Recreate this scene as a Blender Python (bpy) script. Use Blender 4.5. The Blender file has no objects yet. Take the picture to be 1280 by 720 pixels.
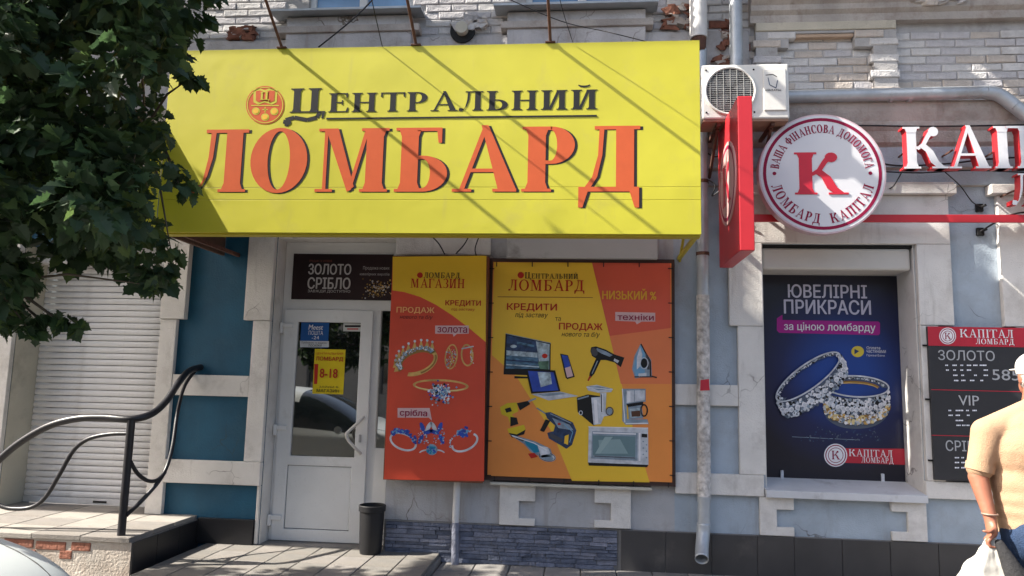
import bpy, bmesh, math, random
from mathutils import Vector, Matrix
import numpy as np
random.seed(7)
sc = bpy.context.scene
COL = sc.collection
# ------------------------------------------------------------------ camera, sky, sun, exposure
F_PX, PITCH, YAW, ROLL = 923.0, 0.12839, -0.096567, 0.023865
CAM = Vector((0.0, -6.6, 1.55))
fw = Vector((math.sin(YAW)*math.cos(PITCH), math.cos(YAW)*math.cos(PITCH), math.sin(PITCH)))
rt0 = fw.cross(Vector((0, 0, 1))).normalized(); up0 = rt0.cross(fw)
rt = rt0*math.cos(ROLL)+up0*math.sin(ROLL); up = up0*math.cos(ROLL)-rt0*math.sin(ROLL)
cd = bpy.data.cameras.new('camera'); cam = bpy.data.objects.new('camera', cd); COL.objects.link(cam)
cd.sensor_width = 36; cd.lens = F_PX/1280*36; cd.clip_end = 500
mw = Matrix((rt, up, -fw)).transposed().to_4x4(); mw.translation = CAM; cam.matrix_world = mw
sc.camera = cam
PS, QS = 4.0, 3.9                                   # sun: metres along the wall and down it per metre of depth
to_sun = Vector((-PS, -1.0, QS)).normalized()
w = bpy.data.worlds.new('World'); sc.world = w; w.use_nodes = True
nt = w.node_tree; bg = nt.nodes['Background']; sky = nt.nodes.new('ShaderNodeTexSky'); sky.sky_type = 'NISHITA'
sky.sun_disc = False; sky.sun_elevation = math.asin(to_sun.z); sky.sun_rotation = math.atan2(to_sun.x, to_sun.y)
nt.links.new(sky.outputs[0], bg.inputs[0]); bg.inputs[1].default_value = 0.118; sky.dust_density = 4.0; sky.ozone_density = .5
sl = bpy.data.lights.new('sun', 'SUN'); sl.energy = 5.0; sl.angle = math.radians(0.5); sl.color = (1, .94, .84)
so = bpy.data.objects.new('sun', sl); COL.objects.link(so); so.rotation_euler = to_sun.to_track_quat('Z', 'Y').to_euler(); so.location = (-10, -8, 12)
sc.view_settings.view_transform = 'Standard'; sc.view_settings.look = 'None'; sc.view_settings.exposure = 1.55; sc.view_settings.gamma = 1

def at(px, py, y=0.0):
    "point of the depth plane y seen at a photo pixel"
    d = rt*((px-640)/F_PX)-up*((py-360)/F_PX)+fw
    return CAM+d*((y-CAM.y)/d.y)

# ------------------------------------------------------------------ materials
MATS = {}
def M(name, col, rough=.65, var=.10, scale=5, bump=.08, bs=70, dirt=0, dcol=(.12, .10, .08), metal=0, stretch=1, ior=1.45, streak=0, trans=0, crack=0):
    if name in MATS: return MATS[name]
    m = bpy.data.materials.new(name); m.use_nodes = True; n = m.node_tree.nodes; l = m.node_tree.links
    b = n['Principled BSDF']; b.inputs['Roughness'].default_value = rough; b.inputs['Metallic'].default_value = metal
    b.inputs['IOR'].default_value = ior
    tc = n.new('ShaderNodeTexCoord'); out = None
    def noise(sc_, det=4, st=1, r=.55):
        mp = n.new('ShaderNodeMapping'); mp.inputs['Scale'].default_value = (1, 1, 1/st); l.new(tc.outputs['Object'], mp.inputs[0])
        t = n.new('ShaderNodeTexNoise'); t.inputs['Scale'].default_value = sc_; t.inputs['Detail'].default_value = det; t.inputs['Roughness'].default_value = r
        l.new(mp.outputs[0], t.inputs['Vector']); return t.outputs['Fac']
    def ramp(f, a, b_):
        r = n.new('ShaderNodeMapRange'); r.inputs[1].default_value = a; r.inputs[2].default_value = b_; l.new(f, r.inputs[0]); return r.outputs[0]
    def mix(f, a, b_):
        x = n.new('ShaderNodeMix'); x.data_type = 'RGBA'; x.clamp_factor = True
        l.new(f, x.inputs[0])
        for s, v in ((6, a), (7, b_)):
            if isinstance(v, tuple): x.inputs[s].default_value = (*v, 1)
            else: l.new(v, x.inputs[s])
        return x.outputs[2]
    lo = tuple(max(0, c*(1-var)) for c in col); hi = tuple(min(1, c*(1+var)) for c in col)
    c = mix(ramp(noise(scale, 5, stretch), .3, .7), lo, hi)
    f2 = noise(bs, 3)
    if var > 0: 
        c2 = tuple(x*.8 for x in col); c = mix(ramp(f2, .62, .95), c, c2)
    if dirt:
        c = mix(ramp(noise(2.3, 8, 1, .7), .62-dirt*.25, .85), c, dcol)
    if streak:
        c = mix(ramp(noise(9, 5, 7, .6), .66-streak*.2, .9), c, dcol)
    if crack:
        nz = n.new('ShaderNodeTexNoise'); nz.inputs['Scale'].default_value = 6; l.new(tc.outputs['Object'], nz.inputs['Vector'])
        ad = n.new('ShaderNodeVectorMath'); ad.operation = 'MULTIPLY_ADD'; l.new(nz.outputs['Color'], ad.inputs[0]); ad.inputs[1].default_value = (.2, .2, .2); l.new(tc.outputs['Object'], ad.inputs[2])
        vo = n.new('ShaderNodeTexVoronoi'); vo.feature = 'DISTANCE_TO_EDGE'; vo.inputs['Scale'].default_value = 2.2; l.new(ad.outputs[0], vo.inputs['Vector'])
        ml = n.new('ShaderNodeMath'); ml.operation = 'MULTIPLY'; l.new(ramp(vo.outputs['Distance'], .012, .002), ml.inputs[0]); l.new(ramp(noise(1.7, 3), .62-crack*.25, .72-crack*.2), ml.inputs[1])
        c = mix(ml.outputs[0], c, tuple(x*.6 for x in dcol))
    l.new(c, b.inputs['Base Color'])
    if bump:
        bp = n.new('ShaderNodeBump'); bp.inputs['Strength'].default_value = bump; bp.inputs['Distance'].default_value = .01
        l.new(f2, bp.inputs['Height']); l.new(bp.outputs[0], b.inputs['Normal'])
    if trans:
        tr = n.new('ShaderNodeBsdfTranslucent'); ms = n.new('ShaderNodeMixShader'); ms.inputs[0].default_value = trans
        l.new(c, tr.inputs[0]); l.new(b.outputs[0], ms.inputs[1]); l.new(tr.outputs[0], ms.inputs[2]); l.new(ms.outputs[0], n['Material Output'].inputs[0])
    MATS[name] = m; return m
def P(name, col, rough=.55):                         # plain printed / painted colour
    new = name not in MATS; m = M(name, col, rough, var=.05, scale=8, bump=0)
    if new and ('print' in name or 'text' in name or 'vinyl' in name or 'black' in name): m.node_tree.nodes['Principled BSDF'].inputs['Specular IOR Level'].default_value = .18
    return m

white_pl = M('white_plaster', (.66, .635, .60), .85, .09, 3, .5, 90, dirt=.42, dcol=(.34, .31, .28), streak=.3, crack=.15)
white_pl2 = M('rough_white_plaster', (.42, .38, .33), .9, .2, 4, 1.0, 45, dirt=.7, dcol=(.22, .15, .11), streak=.4, crack=.4)
dark_blue = M('petrol_blue_paint', (.004, .068, .125), .6, .22, 2.5, .35, 60, dirt=.35, dcol=(.02, .09, .14), streak=.3, crack=.1)
pale_blue = M('pale_blue_plaster', (.36, .42, .48), .85, .14, 3, .5, 80, dirt=.45, dcol=(.27, .28, .29), streak=.4, crack=.15)
grey_pl = M('stained_grey_plaster', (.42, .42, .43), .85, .1, 3, .4, 80, dirt=.45, dcol=(.25, .22, .19), streak=.6, crack=.45)
old_pl = M('old_grey_plaster', (.47, .45, .45), .9, .2, 2.5, .7, 50, dirt=.5, dcol=(.25, .20, .16), streak=.45, crack=.45)
cornice_m = M('weathered_cornice', (.42, .38, .35), .9, .2, 3, .7, 50, dirt=.55, dcol=(.17, .11, .08), streak=.4)
mortar = M('mortar', (.40, .385, .38), .95, .15, 6, .5, 60, dirt=.3)
brickm = [M('painted_brick_a', (.58, .56, .55), .9, .15, 9, .9, 45, dirt=.3, dcol=(.30, .26, .23)), M('painted_brick_b', (.50, .48, .49), .9, .18, 9, .9, 45, dirt=.35, dcol=(.24, .21, .2)), M('painted_brick_c', (.52, .46, .41), .9, .2, 9, .9, 45, dirt=.4, dcol=(.28, .17, .12))]
redbrick = M('bare_red_brick', (.21, .085, .055), .95, .3, 12, 1, 40, dirt=.2)
pvc = M('white_pvc', (.70, .70, .69), .35, .05, 3, .0, 60, dirt=.12, dcol=(.45, .43, .40))
shut_m = M('white_shutter_slats', (.66, .65, .65), .5, .08, 3, .1, 60, dirt=.4, dcol=(.38, .36, .34), streak=.25)
cream_m = M('cream_reveal', (.50, .47, .39), .85, .08, 3, .3, 60, dirt=.2, dcol=(.3, .27, .22))
glass = M('dark_window_glass', (.008, .009, .010), .02, .0, 3, 0, ior=3.3)
glass_up = M('curtained_glass', (.10, .25, .45), .15, .3, 2, 0, ior=1.8, stretch=4)
dark = P('near_black', (.02, .02, .02)); 
black_m = M('black_iron', (.012, .012, .016), .38, .2, 20, .1, 60)
tile_dark = M('dark_plinth_tile', (.055, .052, .052), .42, .12, 4, .05, 90, dirt=.15, dcol=(.12, .11, .1))
tile_black = M('black_side_tile', (.016, .016, .018), .4, .2, 4, .1, 90, dirt=.1, dcol=(.08, .07, .06))
grout = M('grout', (.20, .19, .18), .9, .1)
stone_m = [M('slate_stone_a', (.135, .15, .20), .75, .25, 18, 1, 60), M('slate_stone_b', (.18, .19, .24), .75, .25, 18, 1, 60), M('slate_stone_c', (.105, .12, .165), .75, .25, 18, 1, 60)]
paver_m = [M('paver_a', (.20, .185, .17), .9, .18, 5, .6, 90, dirt=.55), M('paver_b', (.17, .16, .145), .9, .18, 5, .6, 90, dirt=.6)]
asphalt = M('asphalt', (.075, .07, .065), .9, .2, 3, .8, 120, dirt=.1)
side_m = M('sidewalk_grey', (.20, .19, .18), .9, .15, 4, .6, 100, dirt=.3)
rust = M('rusty_iron', (.10, .045, .03), .8, .3, 20, .4, 60)
pipe_m = M('galvanised_pipe', (.42, .45, .48), .45, .12, 8, .1, 40, metal=.35, dirt=.25, dcol=(.25, .22, .2))
pipe_w = M('white_painted_pipe', (.62, .61, .60), .6, .08, 8, .2, 40, dirt=.2, dcol=(.35, .32, .3))
peel = M('peeling_paper_on_pipe', (.66, .63, .60), .9, .45, 22, 1.5, 40, dirt=1.0, dcol=(.13, .11, .10), streak=.5)
rubber = M('black_plastic', (.010, .010, .012), .5, .1, 10, .05, 60)
YEL = (.51, .47, .035); yellow = M('yellow_sign_vinyl', YEL, .45, .08, 1.1, .8, 1.6, dirt=.3, dcol=(.44, .39, .07), streak=.25)
orange_red = P('orange_red_vinyl', (.54, .105, .038), .5); ink = P('black_vinyl', (.022, .022, .024), .6)
red = M('red_enamel', (.48, .022, .03), .4, .06, 4, .02, 60, dirt=.05, dcol=(.35, .03, .03))
crimson = P('crimson_print', (.42, .012, .03)); white = P('white_print', (.75, .74, .76)); maroon = P('maroon_print', (.26, .012, .05))
acw = M('white_ac_casing', (.66, .65, .61), .45, .05, 5, .02, 60, dirt=.15, dcol=(.45, .42, .36))

# ------------------------------------------------------------------ objects
def tag(o, label=None, cat=None, group=None, kind=None):
    for k, v in (('label', label), ('category', cat), ('group', group), ('kind', kind)):
        if v: o[k] = v
    return o
def thing(name, loc, label, cat, group=None):
    o = bpy.data.objects.new(name, None); COL.objects.link(o); o.location = loc; return tag(o, label, cat, group)
def org(o):
    v = Vector((0, 0, 0))
    while o is not None: v = v+o.location; o = o.parent
    return v
class MB:
    def __init__(s): s.v = []; s.f = []; s.m = []; s.mats = []
    def mi(s, mat):
        if mat not in s.mats: s.mats.append(mat)
        return s.mats.index(mat)
    def face(s, pts, mat):
        b = len(s.v); s.v += [tuple(p) for p in pts]; s.f.append(tuple(range(b, b+len(pts)))); s.m.append(s.mi(mat))
    def hull8(s, p, mat):                            # p: 4 bottom + 4 top, both counter-clockwise from above
        b = len(s.v); s.v += [tuple(q) for q in p]
        for f in ((3, 2, 1, 0), (4, 5, 6, 7), (0, 1, 5, 4), (1, 2, 6, 5), (2, 3, 7, 6), (3, 0, 4, 7)):
            s.f.append(tuple(b+i for i in f)); s.m.append(s.mi(mat))
    def box(s, x0, x1, y0, y1, z0, z1, mat):
        s.hull8([(x0, y0, z0), (x1, y0, z0), (x1, y1, z0), (x0, y1, z0), (x0, y0, z1), (x1, y0, z1), (x1, y1, z1), (x0, y1, z1)], mat)
    def prism(s, xz, y0, y1, mat, side=None):        # outline in x,z (front view, any winding) pushed from y0 (front) to y1
        a = sum(xz[i][0]*xz[(i+1) % len(xz)][1]-xz[(i+1) % len(xz)][0]*xz[i][1] for i in range(len(xz)))
        if a < 0: xz = xz[::-1]
        n = len(xz); b = len(s.v); s.v += [(x, y0, z) for x, z in xz]+[(x, y1, z) for x, z in xz]
        s.f.append(tuple(range(b, b+n))); s.m.append(s.mi(mat))
        s.f.append(tuple(range(b+2*n-1, b+n-1, -1))); s.m.append(s.mi(side or mat))
        for i in range(n):
            j = (i+1) % n; s.f.append((b+j, b+i, b+n+i, b+n+j)); s.m.append(s.mi(side or mat))
    def sweep_x(s, yz, x0, x1, mat):                 # profile in y,z pushed along x
        n = len(yz); b = len(s.v); s.v += [(x0, y, z) for y, z in yz]+[(x1, y, z) for y, z in yz]
        s.f.append(tuple(range(b, b+n))); s.m.append(s.mi(mat)); s.f.append(tuple(range(b+2*n-1, b+n-1, -1))); s.m.append(s.mi(mat))
        for i in range(n):
            j = (i+1) % n; s.f.append((b+j, b+i, b+n+i, b+n+j)); s.m.append(s.mi(mat))
    def tube(s, pts, r, mat, n=10, cap=True):
        pts = [Vector(p) for p in pts]; rs = r if isinstance(r, (list, tuple)) else [r]*len(pts)
        b = len(s.v); k = len(pts); a = None
        for i, p in enumerate(pts):
            d = (pts[min(i+1, k-1)]-pts[max(i-1, 0)]).normalized()
            if a is None: a = d.orthogonal().normalized()
            else: a = (a-d*a.dot(d)).normalized()
            c = d.cross(a)
            for j in range(n):
                t = 2*math.pi*j/n; s.v.append(tuple(p+(a*math.cos(t)+c*math.sin(t))*rs[i]))
        for i in range(k-1):
            for j in range(n):
                q = (j+1) % n; s.f.append((b+i*n+j, b+i*n+q, b+(i+1)*n+q, b+(i+1)*n+j)); s.m.append(s.mi(mat))
        if cap:
            s.f.append(tuple(b+j for j in range(n-1, -1, -1))); s.m.append(s.mi(mat))
            s.f.append(tuple(b+(k-1)*n+j for j in range(n))); s.m.append(s.mi(mat))
    def build(s, name, parent=None, smooth=False, bevel=0, label=None, kind=None, fix=False):
        o_ = org(parent) if parent else Vector((0, 0, 0))
        me = bpy.data.meshes.new(name); me.from_pydata([(x-o_.x, y-o_.y, z-o_.z) for x, y, z in s.v], [], s.f)
        for m in s.mats: me.materials.append(m)
        me.polygons.foreach_set('material_index', s.m)
        if fix or bevel:
            bm = bmesh.new(); bm.from_mesh(me); bmesh.ops.recalc_face_normals(bm, faces=bm.faces); bm.to_mesh(me); bm.free()
        if smooth: me.polygons.foreach_set('use_smooth', [True]*len(me.polygons))
        me.update()
        o = bpy.data.objects.new(name, me); COL.objects.link(o); o.parent = parent
        if bevel:
            md = o.modifiers.new('b', 'BEVEL'); md.width = bevel; md.segments = 2; md.limit_method = 'ANGLE'
        if smooth == 2:
            md = o.modifiers.new('e', 'EDGE_SPLIT'); md.split_angle = math.radians(40)
        return tag(o, label, kind=kind)
def box(name, parent, x0, x1, y0, y1, z0, z1, mat, bevel=.004, **k):
    m = MB(); m.box(x0, x1, y0, y1, z0, z1, mat); return m.build(name, parent, bevel=bevel, **k)
def tube(name, parent, pts, r, mat, n=10, **k):
    m = MB(); m.tube(pts, r, mat, n); return m.build(name, parent, smooth=2, **k)
def spline(pts, sub=6):
    pts = [Vector(p) for p in pts]; out = []
    for i in range(len(pts)-1):
        p0 = pts[max(i-1, 0)]; p1 = pts[i]; p2 = pts[i+1]; p3 = pts[min(i+2, len(pts)-1)]
        for k in range(sub):
            t = k/sub; out.append(.5*((2*p1)+(p2-p0)*t+(2*p0-5*p1+4*p2-p3)*t*t+(3*p1-p0-3*p2+p3)*t**3))
    return out+[pts[-1]]
def wall(name, parent, x0, x1, z0, z1, holes, y0, y1, mat, **k):   # one connected slab with rectangular openings
    xs = sorted({x0, x1, *[h[0] for h in holes], *[h[1] for h in holes]}); zs = sorted({z0, z1, *[h[2] for h in holes], *[h[3] for h in holes]})
    xs = [x for x in xs if x0 <= x <= x1]; zs = [z for z in zs if z0 <= z <= z1]
    solid = lambda i, j: 0 <= i < len(xs)-1 and 0 <= j < len(zs)-1 and not any(h[0] <= (xs[i]+xs[i+1])/2 <= h[1] and h[2] <= (zs[j]+zs[j+1])/2 <= h[3] for h in holes)
    m = MB(); idx = {}
    def v(i, j, s):
        if (i, j, s) not in idx: idx[(i, j, s)] = len(m.v); m.v.append((xs[i], (y0, y1)[s], zs[j]))
        return idx[(i, j, s)]
    mi = m.mi(mat)
    for i in range(len(xs)-1):
        for j in range(len(zs)-1):
            if not solid(i, j): continue
            F = [(v(i, j, 0), v(i+1, j, 0), v(i+1, j+1, 0), v(i, j+1, 0)), (v(i, j+1, 1), v(i+1, j+1, 1), v(i+1, j, 1), v(i, j, 1))]
            if not solid(i-1, j): F.append((v(i, j, 1), v(i, j, 0), v(i, j+1, 0), v(i, j+1, 1)))
            if not solid(i+1, j): F.append((v(i+1, j, 0), v(i+1, j, 1), v(i+1, j+1, 1), v(i+1, j+1, 0)))
            if not solid(i, j-1): F.append((v(i, j, 1), v(i+1, j, 1), v(i+1, j, 0), v(i, j, 0)))
            if not solid(i, j+1): F.append((v(i, j+1, 0), v(i+1, j+1, 0), v(i+1, j+1, 1), v(i, j+1, 1)))
            m.f += F; m.m += [mi]*len(F)
    return m.build(name, parent, **k)

# ------------------------------------------------------------------ lettering
def ell(cx, cy, rx, ry, a0, a1, n=18): return [(cx+rx*math.cos(math.radians(a0+(a1-a0)*i/n)), cy+ry*math.sin(math.radians(a0+(a1-a0)*i/n))) for i in range(n+1)]
def band(o, i): return [[o[k], o[k+1], i[k+1], i[k]] for k in range(len(o)-1)]
T_, H_ = .185, .055
def gl(ch):
    "strokes (convex outlines, cap height 1) of a bracketed-serif capital, and its advance width"
    T, h = T_, H_
    R = lambda x0, x1, z0, z1: [(x0, z0), (x1, z0), (x1, z1), (x0, z1)]
    def stem(x, w=T, s=.085, top=True, bot=True):
        o = [R(x, x+w, 0, 1)]
        if bot: o += [R(x-s, x+w+s, 0, h*.8), [(x-s*.4, h*.75), (x+w+s*.4, h*.75), (x+w, .14), (x, .14)]]
        if top: o += [R(x-s, x+w+s, 1-h*.8, 1), [(x, .86), (x+w, .86), (x+w+s*.4, 1-h*.75), (x-s*.4, 1-h*.75)]]
        return o
    def bowl(x, z0, z1, rx, rin=None):
        c = (z0+z1)/2; ry = (z1-z0)/2
        return [R(x, x+.1, z1-h, z1), R(x, x+.1, z0, z0+h)]+band(ell(x+.1, c, rx, ry, -90, 90), ell(x+.1, c, rx-T, ry-h, -90, 90))
    def serif(x, w=.16, z=0): return R(x-w, x+w, z if z == 0 else 1-h*.8, h*.8 if z == 0 else 1)
    B = .09
    if ch == 'О': return band(ell(.43, .5, .43, .52, 0, 360, 36), ell(.43, .5, .43-T*1.05, .52-h, 0, 360, 36)), .93
    if ch == 'С': return band(ell(.42, .5, .42, .52, 42, 318, 28), ell(.45, .5, .42-T, .52-h, 42, 318, 28))+[R(.66, .72, .66, 1.0)], .80
    if ch == 'Н': return stem(B)+stem(B+.50)+[R(B+T-.02, B+.52, .47, .47+h)], .93
    if ch == 'П': return stem(B)+stem(B+.48)+[R(B+T-.02, B+.5, 1-h, 1)], .91
    if ch == 'Ц': return stem(B)+stem(B+.48)+[R(B+T-.02, B+.5, 0, h), R(B+.6, B+.88, 0, h), [(B+.80, .02), (B+.88, .02), (B+.84, -.24), (B+.78, -.24)]], 1.0
    if ch == 'Ш': return stem(B)+stem(B+.42)+stem(B+.84)+[R(B+T-.02, B+.44, 0, h), R(B+.42+T-.02, B+.86, 0, h)], 1.28
    if ch == 'І': return stem(B), .36
    if ch == 'Т': return stem(.34)+[R(.02, .85, 1-h, 1), [(.02, .76), (.07, .76), (.10, 1), (.02, 1)], [(.80, .76), (.85, .76), (.85, 1), (.77, 1)]], .87
    if ch == 'Г': return stem(B)+[R(B+T, .66, 1-h, 1), [(.61, .74), (.66, .74), (.66, 1), (.58, 1)]], .70
    if ch == 'Е': return stem(B)+[R(B+T-.02, .66, 1-h, 1), [(.61, .76), (.66, .76), (.66, 1), (.58, 1)], R(B+T-.02, .68, 0, h), [(.60, 0), (.68, 0), (.70, .24), (.65, .24)], R(B+T-.02, .5, .48, .48+h), R(.46, .5, .38, .64)], .76
    if ch == 'Р': return stem(B)+bowl(B+T-.03, .42, 1, .34), .76
    if ch == 'Ь': return stem(B)+bowl(B+T-.03, 0, .56, .36), .78
    if ch == 'Б': return stem(B)+bowl(B+T-.03, 0, .56, .36)+[R(B+T-.02, .68, 1-h, 1), [(.63, .76), (.68, .76), (.68, 1), (.60, 1)]], .80
    if ch == 'В': return stem(B)+bowl(B+T-.03, .48, 1, .31)+bowl(B+T-.03, 0, .53, .36), .80
    if ch == 'Ф': return stem(.37)+band(ell(.46, .52, .46, .30, 0, 360, 28), ell(.46, .52, .46-T*.9, .30-h, 0, 360, 28)), .94
    if ch == 'З': return band(ell(.30, .74, .30, .28, 150, -80, 18), ell(.28, .74, .30-T*.9, .28-h, 150, -80, 18))+band(ell(.30, .26, .34, .28, 80, -150, 18), ell(.28, .26, .34-T, .28-h, 80, -150, 18)), .70
    if ch in 'ИЙ':
        o = stem(B)+stem(B+.50)+[[(B+T-.03, .03), (B+T+.07, .03), (B+.53, .97), (B+.43, .97)]]
        if ch == 'Й': o += band(ell(.43, 1.26, .20, .14, 190, 350, 12), ell(.43, 1.28, .18, .07, 190, 350, 12))
        return o, .93
    if ch == 'А': return [[(.50, 1.03), (.40, 1.03), (.66, .02), (.66+T*1.05, .02)], [(.42, .98), (.49, .98), (.17, .02), (.10, .02)], R(.24, .62, .30, .30+h), serif(.14, .14), serif(.75, .17)], .94
    if ch == 'Л': return stem(.50, top=False)+[R(.18, .50+T+.085, 1-h, 1)]+band([(.34, 1), (.31, .55), (.24, .25), (.16, .10), (.02, .10)], [(.26, 1), (.24, .55), (.18, .20), (.10, .0), (-.02, -.02)])+[[(-.04, 0), (.08, -.03), (.10, .12), (-.02, .14)]], .84
    if ch == 'Д': return stem(.52, top=False, bot=False)+[R(.22, .52+T+.085, 1-h, 1), R(.0, .84, 0, h*1.3), [(0, -.24), (.06, -.24), (.14, .03), (0, .03)], [(.78, -.24), (.84, -.24), (.84, .03), (.70, .03)]]+band([(.36, 1), (.33, .55), (.26, .22), (.15, .03)], [(.29, 1), (.27, .55), (.19, .22), (.06, .03)]), .94
    if ch == 'М': return stem(.76, s=.08)+[R(.13, .18, 0, 1), serif(.15, .13), R(.04, .2, 1-h*.8, 1), [(.14, 1), (.33, 1), (.60, .08), (.50, .0)], [(.50, 0), (.56, .03), (.80, 1), (.74, 1)]], 1.14
    if ch == 'К': return stem(B)+[[(B+T-.02, .46), (B+T+.04, .46), (B+T+.13, .52), (B+T-.02, .53)]]+band([(.30, .50), (.42, .60), (.52, .80), (.64, .99)], [(.34, .44), (.50, .56), (.60, .74), (.70, .86)])+[ell(.68, .88, .115, .115, 0, 330, 12)]+band([(.36, .52), (.50, .40), (.60, .14), (.76, 0)], [(.50, .58), (.66, .42), (.78, .16), (.94, 0)])+[R(.62, .98, 0, h*.8)], .98
    return [], .38
def serif_mb(mb, text, x0, z0, cap, y, mat, side=None, depth=.004, width=None, dx=0, dz=0, smallcap=None, xf=None):
    "lay a line of serif capitals: text runs from x0, baseline z0; first letter bigger when smallcap is set"
    adv = 0; lay = []
    for i, ch in enumerate(text):
        g, a = gl(ch); s = 1 if (smallcap is None or i == 0) else smallcap
        lay.append((g, adv, s)); adv += (a+.045)*s
    sx = (width/(adv-.045)) if width else cap
    for g, ax, s in lay:
        for k, st in enumerate(g):
            pts = [(x0+(ax+px*s)*sx+dx, z0+pz*s*cap+dz) for px, pz in st]
            if xf: pts = [xf(*p) for p in pts]
            mb.prism(pts, y-depth-(k % 7)*.00022, y, mat, side)
    return adv*sx
_tx = {}
def sans_mb(mb, text, box4, y, mat, bold=0, shear=0, depth=.0012):
    "a line of plain sans lettering fitted to (x0, z0, x1, z1)"
    off = bold*.9; bold = 0; key = (text, bold, shear)
    if key not in _tx:
        c = bpy.data.curves.new('t', 'FONT'); c.body = text; c.shear = shear; c.fill_mode = 'NONE'; c.resolution_u = 3
        o = bpy.data.objects.new('t', c); COL.objects.link(o); bpy.context.view_layer.update()
        me = bpy.data.meshes.new_from_object(o.evaluated_get(bpy.context.evaluated_depsgraph_get()))
        E_ = [(me.vertices[e.vertices[0]].co, me.vertices[e.vertices[1]].co) for e in me.edges]
        E_ = [((p.x, p.y), (q.x, q.y)) for p, q in E_ if abs(p.y-q.y) > 1e-6]; lv = sorted({round(p[1], 4) for e in E_ for p in e}); vs, fs = [], []
        for y0_, y1_ in zip(lv, lv[1:]):             # fill between the outlines slab by slab (non-zero winding)
            ym = (y0_+y1_)/2; hit = []
            for (ax, ay), (bx_, by_) in E_:
                if (ay <= ym < by_) or (by_ <= ym < ay): g_ = lambda yy: ax+(bx_-ax)*(yy-ay)/(by_-ay); hit.append((g_(ym), 1 if by_ > ay else -1, g_(y0_), g_(y1_)))
            hit.sort(); wn = 0
            for h_ in hit:
                if wn == 0: st_ = h_
                wn += h_[1]
                if wn == 0: b_ = len(vs); vs += [(st_[2], y0_), (h_[2], y0_), (h_[3], y1_), (st_[3], y1_)]; fs.append((b_, b_+1, b_+2, b_+3))
        _tx[key] = (vs, fs); bpy.data.objects.remove(o); bpy.data.meshes.remove(me)
    vs, fs = _tx[key]
    if not vs: return
    a = min(v[0] for v in vs); b = max(v[0] for v in vs); c0 = min(v[1] for v in vs); d = max(v[1] for v in vs)
    x0, z0, x1, z1 = box4; mi = mb.mi(mat); o_ = off*(z1-z0)
    for k, (ox, oz) in enumerate(((0, 0), (-o_, 0), (o_, 0), (0, o_*.6), (0, -o_*.6)) if off else ((0, 0),)):
        for i, f in enumerate(fs):                   # the font's outlines overlap: lift each facet by its own hair's breadth
            base = len(mb.v); yy = y-depth-.00025*k-(i % 11)*.00002
            mb.v += [(x0+(vs[q][0]-a)/(b-a)*(x1-x0)+ox, yy, z0+(vs[q][1]-c0)/(d-c0)*(z1-z0)+oz) for q in f]; mb.f.append(tuple(range(base, base+len(f)))); mb.m.append(mi)
class Print:
    "flat print on a surface at depth y; outlines are given where they stand in the photograph"
    def __init__(s, parent, y): s.p = parent; s.y = y; s.mb = MB(); s.l = 0
    def q(s, px, py): v = at(px, py, s.y); return (v.x, v.z)
    def poly(s, pts, mat, lay=1):
        pts = [s.q(*p) for p in pts]; a = sum(pts[i][0]*pts[(i+1) % len(pts)][1]-pts[(i+1) % len(pts)][0]*pts[i][1] for i in range(len(pts)))
        if a < 0: pts = pts[::-1]
        s.mb.face([(x, s.y-.001*lay, z) for x, z in pts], mat)
    def line(s, pts, wpx, mat, lay=2):
        for i in range(len(pts)-1):
            (a, b), (c, d) = pts[i], pts[i+1]; L = math.hypot(c-a, d-b) or 1; nx, ny = -(d-b)/L*wpx/2, (c-a)/L*wpx/2
            s.poly([(a+nx, b+ny), (c+nx, d+ny), (c-nx, d-ny), (a-nx, b-ny)], mat, lay)
    def ring(s, cx, cy, rx, ry, rot, wpx, mat, lay=2, a0=0, a1=360, n=26, w2=None):
        r = math.radians(rot); pt = lambda a, k: (cx+(rx-k)*math.cos(a)*math.cos(r)-(ry-k*(w2 or 1))*math.sin(a)*math.sin(r), cy+(rx-k)*math.cos(a)*math.sin(r)+(ry-k*(w2 or 1))*math.sin(a)*math.cos(r))
        for i in range(n):
            a = math.radians(a0+(a1-a0)*i/n); b = math.radians(a0+(a1-a0)*(i+1)/n)
            s.poly([pt(a, 0), pt(b, 0), pt(b, wpx), pt(a, wpx)], mat, lay)
    def disc(s, cx, cy, rx, ry, mat, lay=2, rot=0, n=20):
        r = math.radians(rot); s.poly([(cx+rx*math.cos(2*math.pi*i/n)*math.cos(r)-ry*math.sin(2*math.pi*i/n)*math.sin(r), cy+rx*math.cos(2*math.pi*i/n)*math.sin(r)+ry*math.sin(2*math.pi*i/n)*math.cos(r)) for i in range(n)], mat, lay)
    def gems(s, fn, n, size, mats, lay=3):
        for i in range(n):
            cx, cy = fn(random.random()); k = size*random.uniform(.5, 1.2); a = random.random()*2
            m = random.choice(mats); s.poly([(cx+k*math.cos(a+j*1.2566), cy+k*math.sin(a+j*1.2566)) for j in range(5)], m, lay+.01*i)
    def sans(s, t, l, tp, r, b, mat, bold=0, shear=0, lay=3):
        p0 = at(l, b, s.y); p1 = at(r, tp, s.y); q0 = at(r, b, s.y); q1 = at(l, tp, s.y)
        sans_mb(s.mb, t, ((p0.x+q1.x)/2, p0.z, (p1.x+q0.x)/2, (p1.z+q1.z)/2), s.y-.001*lay, mat, bold, shear)
    def serif(s, t, l, tp, r, b, mat, lay=3, smallcap=None):
        p0 = at(l, b, s.y); p1 = at(r, tp, s.y)
        serif_mb(s.mb, t, p0.x, p0.z, p1.z-p0.z, s.y-.001*lay, mat, depth=.0006, width=p1.x-p0.x, smallcap=smallcap)
    def done(s, name='print', label=None):
        o = s.mb.build(name, s.p, label=label); s.mb = MB(); return o

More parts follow.
